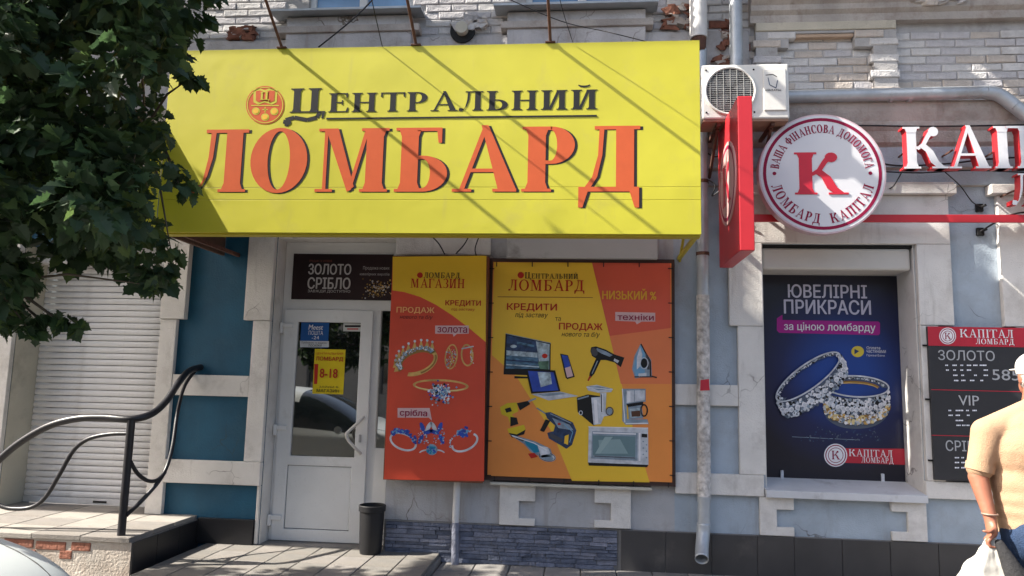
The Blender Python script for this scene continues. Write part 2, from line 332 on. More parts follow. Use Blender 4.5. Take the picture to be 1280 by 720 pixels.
# ================================================================== ground
def stone_slabs(parent, x0, x1, y0, y1, nx, ny, z, th, mats, gap=.008, stagger=0):
    meshes = []
    dx, dy = (x1-x0)/nx, (y1-y0)/ny
    for k, mt_ in enumerate(mats):
        m = MB(); m.box(-dx/2+gap/2, dx/2-gap/2, -dy/2+gap/2, dy/2-gap/2, -th, 0, mt_)
        o = m.build('paving_slab', None, bevel=0); me = o.data; bpy.data.objects.remove(o)
        bm = bmesh.new(); bm.from_mesh(me); bmesh.ops.bevel(bm, geom=[e for e in bm.edges if all(v.co.z > -.001 for v in e.verts)], offset=.004, segments=1, affect='EDGES'); bm.to_mesh(me); bm.free(); meshes.append(me)
    r = random.Random(3)
    for j in range(ny):
        for i in range(nx):
            o = bpy.data.objects.new('paving_slab', r.choice(meshes)); COL.objects.link(o); o.parent = parent
            o.location = Vector((x0+dx*(i+.5), y0+dy*(j+.5), z+r.uniform(-.002, .002)))-org(parent); o.rotation_euler = (r.uniform(-.004, .004), r.uniform(-.004, .004), 0)
def slab(name, x0, x1, y0, y1, z0, z1, mat, **k):
    m = MB(); m.box(x0, x1, y0, y1, z0, z1, mat); o = m.build(name, None, **k); o['kind'] = 'structure'; return o
gm = MB(); gm.face([(-300, -300, -.135), (300, -300, -.135), (300, 300, -.135), (-300, 300, -.135)], asphalt); tag(gm.build('ground'), kind='structure')
slab('road', -60, 60, -16, -3.12, -.13, -.12, asphalt)
side = slab('sidewalk', -40, 40, -3.0, .25, -.13, -.03, side_m)
stone_slabs(side, -1.19, 4.19, -1.5, -.02, 18, 5, 0, .03, [side_m, M('sidewalk_slab_light', (.25, .235, .22), .9, .15, 5, .6, 90, dirt=.25)])
slab('kerb', -40, 40, -3.12, -3.0, -.13, 0.0, M('kerb_concrete', (.3, .29, .28), .9, .12, 4, .5, 60))
slab('far_sidewalk', -40, 40, -22, -16, -.13, 0, side_m)
dm = M('dashed_road_paint', (.7, .7, .68), .7, .1, 8, .2); mk = MB()
for i in range(-8, 9): mk.box(i*4-.9, i*4+.9, -9.56, -9.44, -.119, -.116, dm)
tag(mk.build('road_marking'), kind='structure')
plat = slab('door_platform', -3.34, -1.2, -1.75, .18, -.029, .045, side_m)
stone_slabs(plat, -3.33, -1.21, -1.74, .0, 8, 6, .07, .022, paver_m, .007)
box('sill_slab', plat, -2.86, -1.73, 0.0, .3, .046, .075, side_m)
# raised landing with tiled side and plaster front
land = slab('raised_landing', -8, -3.44, -1.0, .33, -.03, .262, white_pl2)
land['kind'] = 'structure'
def landing_edge(x): return -1.0
stone_slabs(land, -7.9, -3.45, -1.02, .28, 11, 4, .30, .036, [paver_m[0], M('landing_slab', (.26, .24, .215), .9, .1, 5, .5, 80, dirt=.2)], .006)
nt_ = 9
for i in range(3):
    for j in range(1):
        y0 = -1.0+i*.334; box('side_tile', land, -3.438, -3.425, y0+.003, y0+.331, -.02, .262, tile_black, .002)
r = random.Random(5); fb = MB()
for cx, cz, w_ in ((-4.10, .212, .25), (-3.85, .215, .16), (-4.37, .22, .25), (-4.28, .145, .12), (-3.97, .15, .10)):
    m = MB(); m.box(cx-w_/2, cx+w_/2, -1.006, -.95, cz-.032, cz+.032, redbrick)
    m.build('brick', land, bevel=.006)

# ================================================================== the building
bld = thing('shop_building', (0, 0, 0), 'old two storey shop building with painted brick above plaster pilasters and blue walls', 'building')
LB = -2.862
wall('wall', bld, -8, LB, 0, 4.0, [(-5.40, -3.93, -.1, 2.78)], 0, .4, dark_blue, label='petrol blue lower wall round the shutter')
wall('wall', bld, -1.722, .8, 0, 4.0, [], 0.001, .4, grey_pl, label='stained grey lower wall behind the posters')
wall('wall', bld, .8, 7, 0, 4.0, [(1.56, 2.85, .69, 2.82)], 0.0, .4, pale_blue, label='pale blue lower wall round the shop window')
box('lintel', bld, LB, -1.722, .001, .4, 2.85, 4.0, white_pl)
def trim(name, x0, x1, z0, z1, d=.05, mat=white_pl, back=-.0005, **k): return box(name, bld, x0, x1, -d, back, z0, z1, mat, .006, **k)
# left trims
trim('pilaster', -3.93, -3.77, .30, 2.07, .05); trim('pilaster', -3.93, -3.69, 2.072, 3.3, .07)
trim('pilaster', -5.62, -5.40, .30, 2.07, .05); trim('pilaster', -5.72, -5.40, 2.072, 3.3, .07)
trim('band', -3.769, -3.032, 1.37, 1.56, .045); trim('band', -3.768, -2.864, .585, .79, .058)
trim('band', -8, -5.622, 1.37, 1.56, .045); trim('band', -8, -5.622, .585, .79, .058)
trim('pilaster', -3.03, -2.864, .792, 2.07, .05); trim('pilaster', -3.12, -2.864, 2.072, 3.3, .06)
trim('pilaster', -2.895, -2.864, .075, .583, .03)
box('plinth', bld, -3.423, -2.90, -.05, -.0005, .071, .285, tile_black, .003)
# opening linings (cream)
lin = MB(); lin.box(-5.399, -5.39, .0, .4, .30, 2.775, cream_m); lin.build('reveal', bld)
lin = MB(); lin.box(LB+.001, LB+.012, .0, .4, .072, 2.849, white_pl); lin.build('reveal', bld)
# roller shutter
shut = box('roller_shutter', bld, -5.30, -3.90, .345, .38, .30, 2.78, shut_m)
box('shutter_box', bld, -5.389, -3.931, .12, .345, 2.62, 2.777, shut_m)
sm = MB(); H = .0585
sm.sweep_x([(.02, 0), (.0, .004), (-.006, .02), (-.006, .038), (0, H-.004), (.02, H)], -5.385, -3.935, shut_m)
o0 = sm.build('slat', bld); o0.parent = shut; sh0 = o0.data; z = .36; first = True
while z < 2.6:
    o = o0 if first else bpy.data.objects.new('slat', sh0)
    if not first: COL.objects.link(o); o.parent = shut
    o.location = (0, .305, z); z += H+.002; first = False
box('bottom_rail', shut, -5.385, -3.935, .29, .335, .302, .358, shut_m)
box('lock', shut, -4.66, -4.52, .285, .291, .318, .338, dark)
# door unit in its recess
fr = wall('door_frame', bld, -2.849, -1.724, .075, 2.85, [(-2.80, -1.965, .075, 2.20), (-2.75, -1.80, 2.30, 2.74), (-1.885, -1.775, .93, 2.2)], .17, .24, pvc, bevel=.006)
box('side_panel', fr, -1.885, -1.765, .164, .17, .12, .90, pvc)
box('pane', fr, -1.887, -1.773, .20, .205, .928, 2.202, glass, 0)
dleaf = wall('door', bld, -2.815, -1.955, .082, 2.195, [(-2.68, -2.07, .84, 2.08), (-2.70, -2.09, .185, .755)], .145, .195, pvc, bevel=.006)
box('pane', dleaf, -2.682, -2.068, .170, .176, .838, 2.082, glass, 0)
box('gasket', dleaf, -2.69, -2.06, .166, .169, .832, .842, dark, 0)
box('panel', dleaf, -2.694, -2.096, .158, .172, .191, .749, pvc, .008)
pn = MB()
for a in ((-2.702, -2.694, .185, .755), (-2.096, -2.088, .185, .755), (-2.694, -2.096, .749, .757), (-2.694, -2.096, .183, .191)): pn.box(a[0], a[1], .172, .18, a[2], a[3], dark)
pn.build('groove', dleaf)
h0 = [at(455, 521, .13), at(449, 527, .085), at(437, 538, .07), at(433, 543, .065), at(436, 551, .07), at(445, 561, .085), at(451, 567, .13)]
tube('handle', dleaf, spline(h0, 5), .014, P('handle_metal', (.62, .60, .57), .3), 10)
box('lock', dleaf, -2.035, -2.01, .138, .146, .98, 1.05, P('lock_metal', (.4, .4, .4), .3))
for zz in (2.02, 1.07, .26):
    h = box('hinge', dleaf, -2.845, -2.835+.02, .115, .168, zz-.05, zz+.05, pvc, .006); box('hinge_plate', h, -2.82, -2.72, .125, .1445, zz+.0, zz+.045, pvc, .006)
# shop window on the right
box('window_frame', bld, 1.561, 2.849, .345, .40, .70, 2.62, pvc)
box('roller_box', bld, 1.574, 2.825, .012, .34, 2.60, 2.793, M('roller_box_beige', (.56, .53, .48), .6, .05, 3, .05, dirt=.1), .02)
lw = MB(); lw.box(2.838, 2.849, .0, .344, .70, 2.819, white_pl); lw.box(1.561, 1.572, .0, .344, .70, 2.819, white_pl); lw.box(1.573, 2.837, .0, .344, 2.795, 2.819, dark); lw.build('reveal', bld)
sl_ = MB(); sl_.sweep_x([(-.09, .655), (-.09, .715), (.34, .775), (.34, .70), (-.08, .655)], 1.545, 2.835, M('painted_sill', (.55, .56, .58), .5, .08, 4, .1, dirt=.25)); sl_.build('window_sill', bld, bevel=.004)
trim('pilaster', 1.27, 1.558, 2.092, 2.82, .055); trim('pilaster', 1.34, 1.558, .832, 2.09, .05)
trim('lintel', 1.27, 3.13, 2.822, 3.25, .055)
trim('pilaster', 2.851, 3.13, 2.122, 2.82, .055); trim('pilaster', 2.851, 3.0, .832, 2.12, .05)
trim('band', .801, 1.338, 1.40, 1.58, .045); trim('band', .801, 1.54, .655, .83, .05); trim('band', 2.84, 3.62, .69, .83, .05)
trim('pilaster', 3.53, 4.6, 2.12, 3.25, .055); trim('pilaster', 3.62, 4.6, .60, 2.118, .05)
trim('capital', 1.22, 3.18, 3.252, 3.335, .11); trim('capital', 3.46, 4.7, 3.252, 3.335, .11)
trim('capital', 2.49, 3.17, 3.337, 3.36, .09); 
# bracket shaped aprons under the windows
def apron(x, z0, z1, s, w, n0, n1, thick):
    m = MB(); X = lambda a: x+s*a
    m.prism([(X(0), z0), (X(w), z0), (X(w), z0+n0), (X(thick), z0+n0), (X(thick), z1-n1), (X(w), z1-n1), (X(w), z1), (X(0), z1)], -.04, -.0005, white_pl)
    m.build('apron', bld, bevel=.005)
apron(-.70, .335, .675, 1, .31, .06, .135, .17); apron(.43, .345, .675, -1, .31, .06, .125, .17)
apron(1.50, .34, .653, 1, .28, .07, .1, .14); apron(2.84, .34, .653, -1, .28, .07, .08, .15)
box('window_sill', bld, -.78, .60, -.10, .0, .676, .70, cream_m, .004)
box('roller_box', bld, -.68, .65, -.13, 0, 2.66, 2.875, M('roller_box_grey', (.46, .46, .46), .5, .05, 3, 0, dirt=.2), .008)
trim('band', -1.72, -.84, 2.70, 2.86, .03, white_pl); 
# plinths
pl = MB(); pl.box(-1.72, .325, -.012, 0, -.02, .335, grout); cl = pl.build('stone_cladding', bld)
r = random.Random(11); z = 0.002; row = 0
while z < .32:
    h = r.choice((.028, .034, .042)); h = min(h, .336-z); x = -1.69-r.uniform(0, .1)
    while x < .30:
        w_ = r.uniform(.10, .34); x1 = min(x+w_, .315); x0 = max(x, -1.70)
        if x1-x0 > .03:
            d = r.uniform(.012, .034); mt_ = r.choice(stone_m); m = MB()
            m.hull8([(x0+.002, -.012-d, z+.002), (x1-.002, -.012-d*r.uniform(.6, 1.1), z+.002), (x1-.002, -.010, z+.001), (x0+.002, -.010, z+.001), (x0+.003, -.012-d*r.uniform(.6, 1.1), z+h-.002), (x1-.003, -.012-d*r.uniform(.6, 1), z+h-.002), (x1-.002, -.010, z+h-.001), (x0+.002, -.010, z+h-.001)], mt_)
            m.build('stone', cl, fix=True)
        x = x1+.001
        if x1 >= .315: break
    z += h
pb = MB(); pb.box(.326, 7, -.02, 0, -.02, .335, grout); tp = pb.build('plinth', bld)
x = .332; k = 0
for x1 in (.345, .72, 1.10, 1.475, 1.775, 2.16, 2.54, 2.92, 3.3, 3.68, 4.06, 4.44, 4.82, 5.2, 5.58, 5.96, 6.34, 6.72):
    if k: box('tile', tp, x+.003, x1-.003, -.034+.0008*(k % 3), -.0201, .0, .33-.0005*(k % 2), tile_dark, .002)
    x = x1; k += 1

# entablature between the storeys, upper brick wall
co = MB(); co.sweep_x([(0, 3.34), (-.03, 3.34), (-.03, 3.48), (-.05, 3.50), (-.05, 3.69), (-.08, 3.72), (-.08, 3.82), (-.11, 3.86), (-.11, 3.90), (-.14, 3.98), (-.155, 4.05), (-.15, 4.07), (-.02, 4.10), (-.0, 4.10)], -8, 7, cornice_m)
co.build('cornice', bld, fix=True)
trim('frieze', .95, 7, 3.50, 3.68, .062, pale_blue); trim('band', .95, 7, 3.345, 3.475, .045, pale_blue)
up_w = wall('wall', bld, -8, 7, 4.001, 6.5, [(-2.73, -1.68, 5.08, 6.25), (-.58, .56, 5.08, 6.25)], .06, .45, mortar, label='upper wall of white painted brick')
def ups(x0, x1, z0, z1, y, mat=old_pl): return box('plaster_band', up_w, x0, x1, y, .0595, z0, z1, mat, .008)
ups(-8, 1.5, 4.11, 4.84, .025); ups(-2.9, -1.66, 4.60, 5.03, -.05); ups(-.74, .55, 4.60, 5.03, -.05)
ups(-3.0, -1.58, 4.86, 4.93, -.075, cornice_m); ups(-.80, .62, 4.86, 4.93, -.075, cornice_m)
for a, b in ((-3.03, -1.55), (-.86, .66)):
    m = MB(); m.sweep_x([(.06, 5.045), (-.17, 5.035), (-.172, 5.055), (.06, 5.078)], a, b, pipe_m); m.build('sill', up_w, fix=True)
for a, b in ((-2.73, -1.68), (-.58, .56)):
    c = (a+b)/2; w3 = wall('window', bld, a+.001, b-.001, 5.081, 6.249, [(a+.06, a+.5, 5.14, 6.19), (a+.58, b-.06, 5.14, 6.19)], .10, .16, pvc, bevel=.005)
    box('pane', w3, a+.058, a+.502, .13, .135, 5.138, 6.192, glass_up, 0); box('pane', w3, a+.578, b-.058, .13, .135, 5.138, 6.192, glass_up, 0)
# moulding over the brick panels at top right
m = MB(); m.sweep_x([(.06, 4.88), (-.02, 4.88), (-.02, 4.95), (-.06, 4.98), (-.06, 5.03), (-.10, 5.06), (-.10, 5.12), (.06, 5.14)], 1.5, 7, cornice_m); m.build('string_course', up_w, fix=True)
wall('brick_pier', up_w, 1.55, 2.78, 4.11, 4.799, [(1.84, 2.42, 4.0, 4.775), (1.74, 2.58, 4.0, 4.64)], -.012, .0595, mortar)
for x0, x1 in ((1.55, 2.78),): ups(x0, x1, 4.80, 4.879, -.028, M('cream_moulding', (.50, .46, .38), .9, .12, 4, .5, 60, dirt=.35))
ups(1.841, 2.419, 4.74, 4.774, -.002, M('tan_lintel', (.46, .33, .24), .9, .15, 5, .5, 60))
def brick_y(x, z):
    if x > 1.54:
        if x < 2.78:
            inner = (1.84 < x < 2.42 and z < 4.80) or (1.74 < x < 2.58 and z < 4.64)
            return .05 if inner else -.022
        if z > 4.88: return None
        return .05
    if -2.93 < x < -1.63 or -.78 < x < .60: return None
    return .048
bms = {}
def brick_mesh(w_, mt_, v):
    key = (round(w_, 2), mt_.name, v)
    if key not in bms:
        r = random.Random(v*17+int(w_*1000)); m = MB(); j = lambda: r.uniform(-.004, .004)
        p = [(-w_/2+j(), 0+j(), -.032+j()), (w_/2+j(), j(), -.032+j()), (w_/2, .1, -.032), (-w_/2, .1, -.032), (-w_/2+j(), j(), .032+j()), (w_/2+j(), j(), .032+j()), (w_/2, .1, .032), (-w_/2, .1, .032)]
        m.hull8(p, mt_); o = m.build('brick', None); me = o.data; bpy.data.objects.remove(o)
        bm = bmesh.new(); bm.from_mesh(me); bmesh.ops.bevel(bm, geom=[e for e in bm.edges if all(q.co.y < .02 for q in e.verts)], offset=.007, segments=1, affect='EDGES'); bm.to_mesh(me); bm.free()
        bms[key] = me
    return bms[key]
r = random.Random(21); cand = []
row = 0; z = 4.145
while z < 6.4:
    x = -5.0-(row % 2)*.13
    while x < 5.6:
        w_ = .245; bx = x+w_/2
        ok = True
        if bx < 1.54 and z < 4.87: ok = bx > .86 and z > 4.11 and False
        y = brick_y(bx, z)
        if .88 < bx < 1.54: ok = True; y = .045
        if y is None or (1.54 < bx and 4.77 < z < 5.15) : ok = False
        if ok: cand.append((bx, y, z, w_))
        x += .256
    z += .0765; row += 1
ups(.86, 1.54, 4.11, 4.845, .057, mortar) if False else None
vis = lambda c: -3.9 < c[0] < 3.75 and c[2] < 5.33
near = [c for c in cand if vis(c)]; far = [c for c in cand if not vis(c)]
near.sort(key=lambda c: c[2]); 
far = near[292:]+far; near = near[:292]
for bx, y, z, w_ in near:
    mt_ = r.choice(brickm) if not (.86 < bx < 1.5 and r.random() < .08) else redbrick
    if bx < 1.5 and mt_ is not redbrick: mt_ = brickm[r.choice((0, 0, 1))]
    o = bpy.data.objects.new('brick', brick_mesh(w_, mt_, r.randrange(4))); COL.objects.link(o); o.parent = up_w; o.location = (bx, y+r.uniform(-.006, .006), z); o.rotation_euler = (r.uniform(-.02, .02), r.uniform(-.008, .008), r.uniform(-.012, .012))
fm = MB()
for bx, y, z, w_ in far: fm.box(bx-w_/2, bx+w_/2, y+r.uniform(-.004, .004), max(y+.05, .062), z-.033, z+.033, brickm[r.randrange(3)])
fo = fm.build('brick', up_w, kind='stuff')
# broken spots where the plaster fell off
def rubble(cx, cz, w_, h_, y, n, mats, name='broken_brick'):
    m = MB(); q = random.Random(int(abs(cx)*100))
    for i in range(n):
        x = cx+q.uniform(-w_, w_)*.5; z = cz+q.uniform(-h_, h_)*.5; a = q.uniform(.02, .05)
        p = [(x+q.uniform(-a, a)+sx*a, y-q.uniform(0, .02)+(0 if f else .06), z+q.uniform(-a, a)*.5+sz*a*.6) for sz in (-1, 1) for (sx, f) in ((-1, 1), (1, 1), (1, 0), (-1, 0))]
        m.hull8(p, q.choice(mats))
    m.build(name, up_w, kind='stuff', fix=True)
v = at(300, 40); rubble(v.x, v.z, .24, .12, .0, 26, [redbrick, mortar, redbrick]); v = at(848, 20); rubble(v.x, v.z, .22, .22, .0, 26, [redbrick, cornice_m, redbrick])
v = at(585, 28); rubble(v.x, v.z, .32, .14, .0, 30, [brickm[0], brickm[2], old_pl]); v = at(905, 60); rubble(v.x, v.z, .12, .5, .0, 16, [redbrick, brickm[2]])
v = at(1175, 2); rubble(v.x, v.z, .5, .10, -.08, 26, [cornice_m, brickm[2], old_pl])
v = at(578, 38, -.0); m = MB(); m.tube([(v.x, -.07, v.z), (v.x, .05, v.z)], .058, cream_m, 18); m.build('vent_stub', up_w, smooth=2); m = MB(); m.tube([(v.x, -.0, v.z), (v.x, .03, v.z)], .12, dark, 18); m.build('vent_hole', up_w)

# added board roof, unseen, shading the facade; its gaps shape the lit patches
blocker = thing('sun_blocker', (0, 0, 6.3), 'added board roof out of view, gapped to shape sun and shade on the facade', 'roof eave')
EZ = 6.3
# places on the facade that the gaps are cut to light: (outline in x,z), depth plane
lit = []
def L_(y, *px): lit.append((y, [(at(a, b, y).x, at(a, b, y).z) for a, b in px]))
L_(.045, (255, -25), (392, -25), (352, 12), (350, 34), (255, 40)); L_(.045, (494, -5), (560, -25), (640, -25), (620, 8), (566, 26), (500, 26)); 
L_(.025, (396, 46), (412, 46), (425, 66), (400, 66)); L_(.025, (628, 38), (640, 38), (650, 56), (628, 56)); L_(.03, (845, 25), (870, 25), (870, 50), (858, 42))
L_(-.022, (1086, 75), (1122, 75), (1122, 122), (1086, 122)); L_(.04, (1022, 95), (1092, 95), (1092, 122), (1020, 122)); L_(.045, (1192, 62), (1216, 64), (1275, 120), (1240, 120)); L_(-.1, (1130, -4), (1154, -8), (1166, 10), (1146, 10))
L_(-.56, (862, 60), (1000, 60), (1000, 170), (862, 170)); L_(-.42, (1020, 140), (1045, 195), (948, 198), (944, 250), (1000, 304), (1106, 300), (1106, 140)); 
L_(-.12, (1086, 229), (1200, 229), (1200, 246), (1100, 246)); L_(-.055, (956, 280), (1000, 285), (1004, 304), (980, 304)); L_(-.05, (1142, 276), (1188, 276), (1188, 320)); L_(-.05, (1222, 232), (1300, 232), (1300, 420), (1262, 400), (1222, 362), (1216, 318), (1240, 312))
L_(.26, (1112, 405), (1146, 405), (1152, 580), (1116, 580)); L_(.0, (1236, 300), (1256, 300), (1256, 350), (1236, 340)); L_(-.3, (1120, 150), (1290, 150), (1290, 226), (1130, 226)); L_(-.25, (1100, 268), (1290, 268), (1290, 284), (1100, 284)); L_(-.17, (990, 112), (1290, 110), (1290, 145), (990, 136))
L_(-.1, (905, -10), (928, -10), (928, 80), (905, 80)); L_(-.1, (860, -10), (878, -10), (878, 50), (860, 50)); L_(0.0, (885, 80), (900, 118), (885, 150), (880, 120)); L_(-.65, (890, 120), (945, 120), (945, 330), (890, 330))
def inside(p, poly):
    c = False; n = len(poly)
    for i in range(n):
        (x1, y1), (x2, y2) = poly[i], poly[(i+1) % n]
        if (y1 > p[1]) != (y2 > p[1]) and p[0] < (x2-x1)*(p[1]-y1)/(y2-y1)+x1: c = not c
    return c
def hole(x, y):
    for y0, poly in lit:
        t = y0-y                               # depth run between the board point and that plane
        if t > 0 and inside((x+PS*t, EZ-QS*t), poly): return True
    return False
NR = 68; DY = 1.62/NR; boards = 0
for i in range(NR):
    yb = -DY*(i+.5); x = -14.0; run = None; segs = []
    while x < 7:
        hh = hole(x+.02, yb)
        if not hh and run is None: run = x
        if hh and run is not None: segs.append((run, x)); run = None
        x += .04
    if run is not None: segs.append((run, 7))
    for a, b in segs:
        if b-a > .1: box('blocker_board', blocker, a, b, yb-DY/2-.0015, yb+DY/2+.0015, EZ+.009*(i % 2), EZ+.008+.009*(i % 2), M('blocker_wood', (.22, .19, .16), .9, .2, 5, .5), 0); boards += 1
box('blocker_edge', blocker, -14, 7, -1.632, -1.622, 6.27, 6.309, M('blocker_wood', (.22, .19, .16)), 0)
for x in (-7.4, -5.4, -.9, 1.6, 4.6, 6.5): box('blocker_beam', blocker, x, x+.07, -1.6, .05, EZ+.045, EZ+.16, M('blocker_wood', (.22, .19, .16)), 0)

# ================================================================== main yellow sign
ms = thing('shop_sign', (-1.25, -1.1, 2.68), 'long yellow pawnshop signboard with orange red lettering above the door', 'sign')
SX0, SX1, SZ0, SZ1, SY = -3.40, .872, 2.68, 4.205, -1.1
zz = [SZ0, 2.945, 3.045, SZ1]
for i in range(3): box('sign_panel', ms, SX0, SX1, SY, SY+.03, zz[i]+.0008, zz[i+1]-.0008, yellow, .002)
box('frame', ms, SX0, SX1, SY+.031, SY+.12, SZ0-.012, SZ0+.03, P('yellow_frame', (.45, .38, .03)), .003); box('frame', ms, SX0, SX1, SY+.031, SY+.12, SZ1-.03, SZ1, rust, .003)
m = MB(); m.v = []; yz = [(SY-.001, 3.60), (SY-.15, 3.28), (SY-.26, 2.95), (SY-.27, 2.69), (SY-.001, 2.69)]; m.sweep_x(yz, SX0-.02, SX0-.004, yellow); m.build('shadow_plate', ms, fix=True)  # added plate, outline shaped to cast the slanting shadow on the sign
box('side_cheek', ms, SX0, SX0+.03, SY+.121, -.01, SZ0, SZ1, M('brown_board', (.10, .055, .035), .8, .2, 6, .2)); box('back_board', ms, SX0+.031, SX1-.031, SY+.09, SY+.10, SZ0+.031, SZ1-.031, M('grey_back', (.3, .3, .3)), 0)
for x in (-3.25, SX1-.04): m = MB(); m.box(x, x+.03, SY+.121, -.005, SZ0-.01, SZ0+.022, P('yellow_frame', (.45, .38, .03)) if x > .5 else rust); m.build('bracket', ms, bevel=.002)
m = MB(); m.tube([(SX1-.06, SY+.14, 3.0), (SX1-.02, -.02, 2.66)], .012, P('yellow_frame', (.45, .38, .03)), 6); m.build('bracket', ms)
def pz(px, py): v = at(px, py, SY); return v.x, v.z
def letters(parent, text, box_px, y, mat, width_px=None, name='letter', depth=.003, sh=None, smallcap=None, side=None):
    l, t, r_, b = box_px; p0 = at(l, b, y); p1 = at(r_, t, y); cap = p1.z-p0.z if not isinstance(sh, dict) else p1.z-p0.z
    tot = sum((gl(c)[1]+.045)*(1 if (smallcap is None or i == 0) else smallcap) for i, c in enumerate(text))-.045; sx = (p1.x-p0.x)/tot; adv = 0
    for i, c in enumerate(text):
        s = 1 if (smallcap is None or i == 0) else smallcap; g, a = gl(c)
        if g:
            if sh:
                m = MB()
                for k, st in enumerate(g): m.prism([(p0.x+(adv+x*s)*sx+sh[1], p0.z+z*s*cap-sh[2]) for x, z in st], y-.0009-(k % 7)*.00007, y-.0003, sh[0])
                m.build('letter_shade', parent)
            m = MB()
            for k, st in enumerate(g): m.prism([(p0.x+(adv+x*s)*sx, p0.z+z*s*cap) for x, z in st], y-.0022-(k % 7)*.00007, y-.0016, mat, side)
            m.build(name, parent, bevel=0)
        adv += (a+.045)*s
T_ = .25
letters(ms, 'ЛОМБАРД', (238, 157, 808, 240), SY, orange_red, sh=(ink, .022, .006))
T_ = .19
letters(ms, 'ЦЕНТРАЛЬНИЙ', (362, 105, 749, 141), SY, ink, smallcap=.78)
m = MB(); a = at(408, 149.5, SY); b = at(746, 143.5, SY); m.box(a.x, b.x, SY-.004, SY-.001, (a.z+b.z)/2-.007, (a.z+b.z)/2+.006, ink); m.build('underline', ms)
pr = Print(ms, SY-.0005)
pr.line([(400, 140), (396, 147), (384, 150), (368, 147), (357, 150), (356, 155), (361, 156)], 5, ink, 1.2); pr.disc(360, 153, 4, 3.6, ink, 2); pr.done('swash')
LOGO = pr
pr.disc(331.5, 131.5, 24, 24, orange_red, 1, n=40); pr.ring(331.5, 131.5, 22.6, 22.6, 0, 1.0, yellow, 2, n=40)
pr.poly([(317, 112), (324, 110), (331, 113), (338, 110), (347, 112), (346, 128), (340, 131), (331, 128), (323, 131), (317, 128)], yellow, 2)
pr.poly([(320, 114), (325, 113), (331, 115.5), (338, 113), (344, 114), (343, 126), (339, 128), (331, 126), (324, 128), (320, 126)], orange_red, 3)
pr.serif('Ц', 325, 115, 338, 125, yellow, 4)
pr.line([(314, 132), (349, 132)], 1.2, yellow, 2)
for a in ((320, 139), (343, 139.5), (331.5, 146.5)): pr.disc(a[0], a[1], 5, 4.6, yellow, 2); pr.disc(a[0], a[1], 3.4, 3.0, P('ochre_print', (.75, .42, .05)), 3)
pr.line([(331.5, 134), (331.5, 141)], 1.2, yellow, 2); pr.line([(328, 137), (335, 137)], 1.2, yellow, 2); pr.done('emblem')

# lamp arms standing on the sign
for px in (352, 520, 688):
    v = at(px, 61-(px-352)*.028, SY); v.z = SZ1
    la = thing('lamp_arm', (v.x, SY, SZ1), {352: 'leftmost rusty rod rising from the top edge of the yellow sign', 520: 'middle rusty rod rising from the top edge of the yellow sign', 688: 'rightmost rusty rod rising from the top edge of the yellow sign'}[px], 'lamp arm', 'rusty rods along the top of the yellow sign')
    f_, u_ = .80, .60; L = .72
    box('foot', la, v.x-.04, v.x+.04, SY-.015, SY+.05, SZ1+.001, SZ1+.014, rust, .003)
    tube('rod', la, [(v.x, SY, SZ1+.012), (v.x-.02, SY-f_*L, SZ1+u_*L)], .012, rust, 8)
    e = Vector((v.x-.02, SY-f_*L, SZ1+u_*L)); m = MB(); m.sweep_x([(e.y-.05, e.z-.01), (e.y+.02, e.z-.06), (e.y+.05, e.z+.0), (e.y-.02, e.z+.05)], e.x-.09, e.x+.09, rubber); m.build('lamp_head', la, fix=True, bevel=.004)
def cable(px_pts, y_list, r, label, name='cable', mat=rubber, group=None):
    pts = [at(p[0], p[1], y) for p, y in zip(px_pts, y_list)]; m = MB(); m.tube(spline(pts, 6), r, mat, 6); o = m.build(name, smooth=True); tag(o, label, 'cable', group); return o
cable([(398, 59), (440, 25), (470, -5), (520, -60)], [-1.05, -1.0, -.95, -.9], .006, 'thick black cable rising from the yellow sign across the left upstairs window')
cable([(625, -6), (700, 26), (760, 40), (812, 53)], [-.6, -.75, -.9, -1.06], .004, 'thin black cable slanting down to the right end of the yellow sign')
v = at(478, 56, SY); m = MB(); m.tube([(v.x, SY-.002, SZ1), (v.x-.02, SY-.64, SZ1+.48)], .004, rubber, 6); tag(m.build('cable', smooth=True), 'thin straight wire standing up from the sign between the left and middle rusty rods', 'cable')
cable([(716, 53), (700, 0), (690, -60)], [-1.11, -1.28, -1.5], .003, 'finest overhead cable above the right part of the yellow sign')

# ================================================================== left light box poster
T_ = .15
redp = M('red_print', (.56, .060, .026), .5, .12, 2, 0); yelp = M('mustard_print', (.72, .45, .02), .5, .05, 3, 0); orgp = M('orange_print', (.74, .25, .05), .5, .1, 1.4, 0)
gold = M('gold_print', (.55, .34, .10), .4, .28, 14, 0); gold2 = P('dark_gold_print', (.28, .16, .05), .4); silver = M('silver_print', (.52, .54, .58), .4, .28, 14, 0); steel = M('steel_print', (.22, .28, .34), .4, .28, 14, 0)
blue = M('blue_print', (.02, .06, .36), .4, .28, 14, 0); sky_b = P('light_blue_print', (.16, .34, .52), .4); pink = P('pale_pink_print', (.62, .42, .42), .5); redt = P('red_text', (.45, .03, .02), .5)
lp = thing('light_box_poster', (-1.27, -.1, .70), 'tall red and yellow light box poster of gold crown ring and silver jewellery', 'poster')
box('casing', lp, -1.70, -.835, -.1985, -.03, .70, 2.66, M('dark_red_casing', (.16, .05, .02), .5), .004)
pr = Print(lp, -.20)
pr.poly([(491, 321), (608, 319.5), (605, 601.5), (480, 599)], redp, .5); 
cv = [(490.5, 363), (505, 365), (525, 371), (545, 381), (565, 394), (585, 409), (606.5, 427)]
pr.poly([(491, 321), (608, 319.5), (607, 427.5)]+cv[::-1], yelp, 1); pr.done('poster_face')
pr.disc(525, 344, 3.6, 3.6, redt, 2); pr.serif('ЛОМБАРД', 530, 341, 576, 347.5, ink); pr.serif('МАГАЗИН', 513, 349, 582, 359.5, redt)
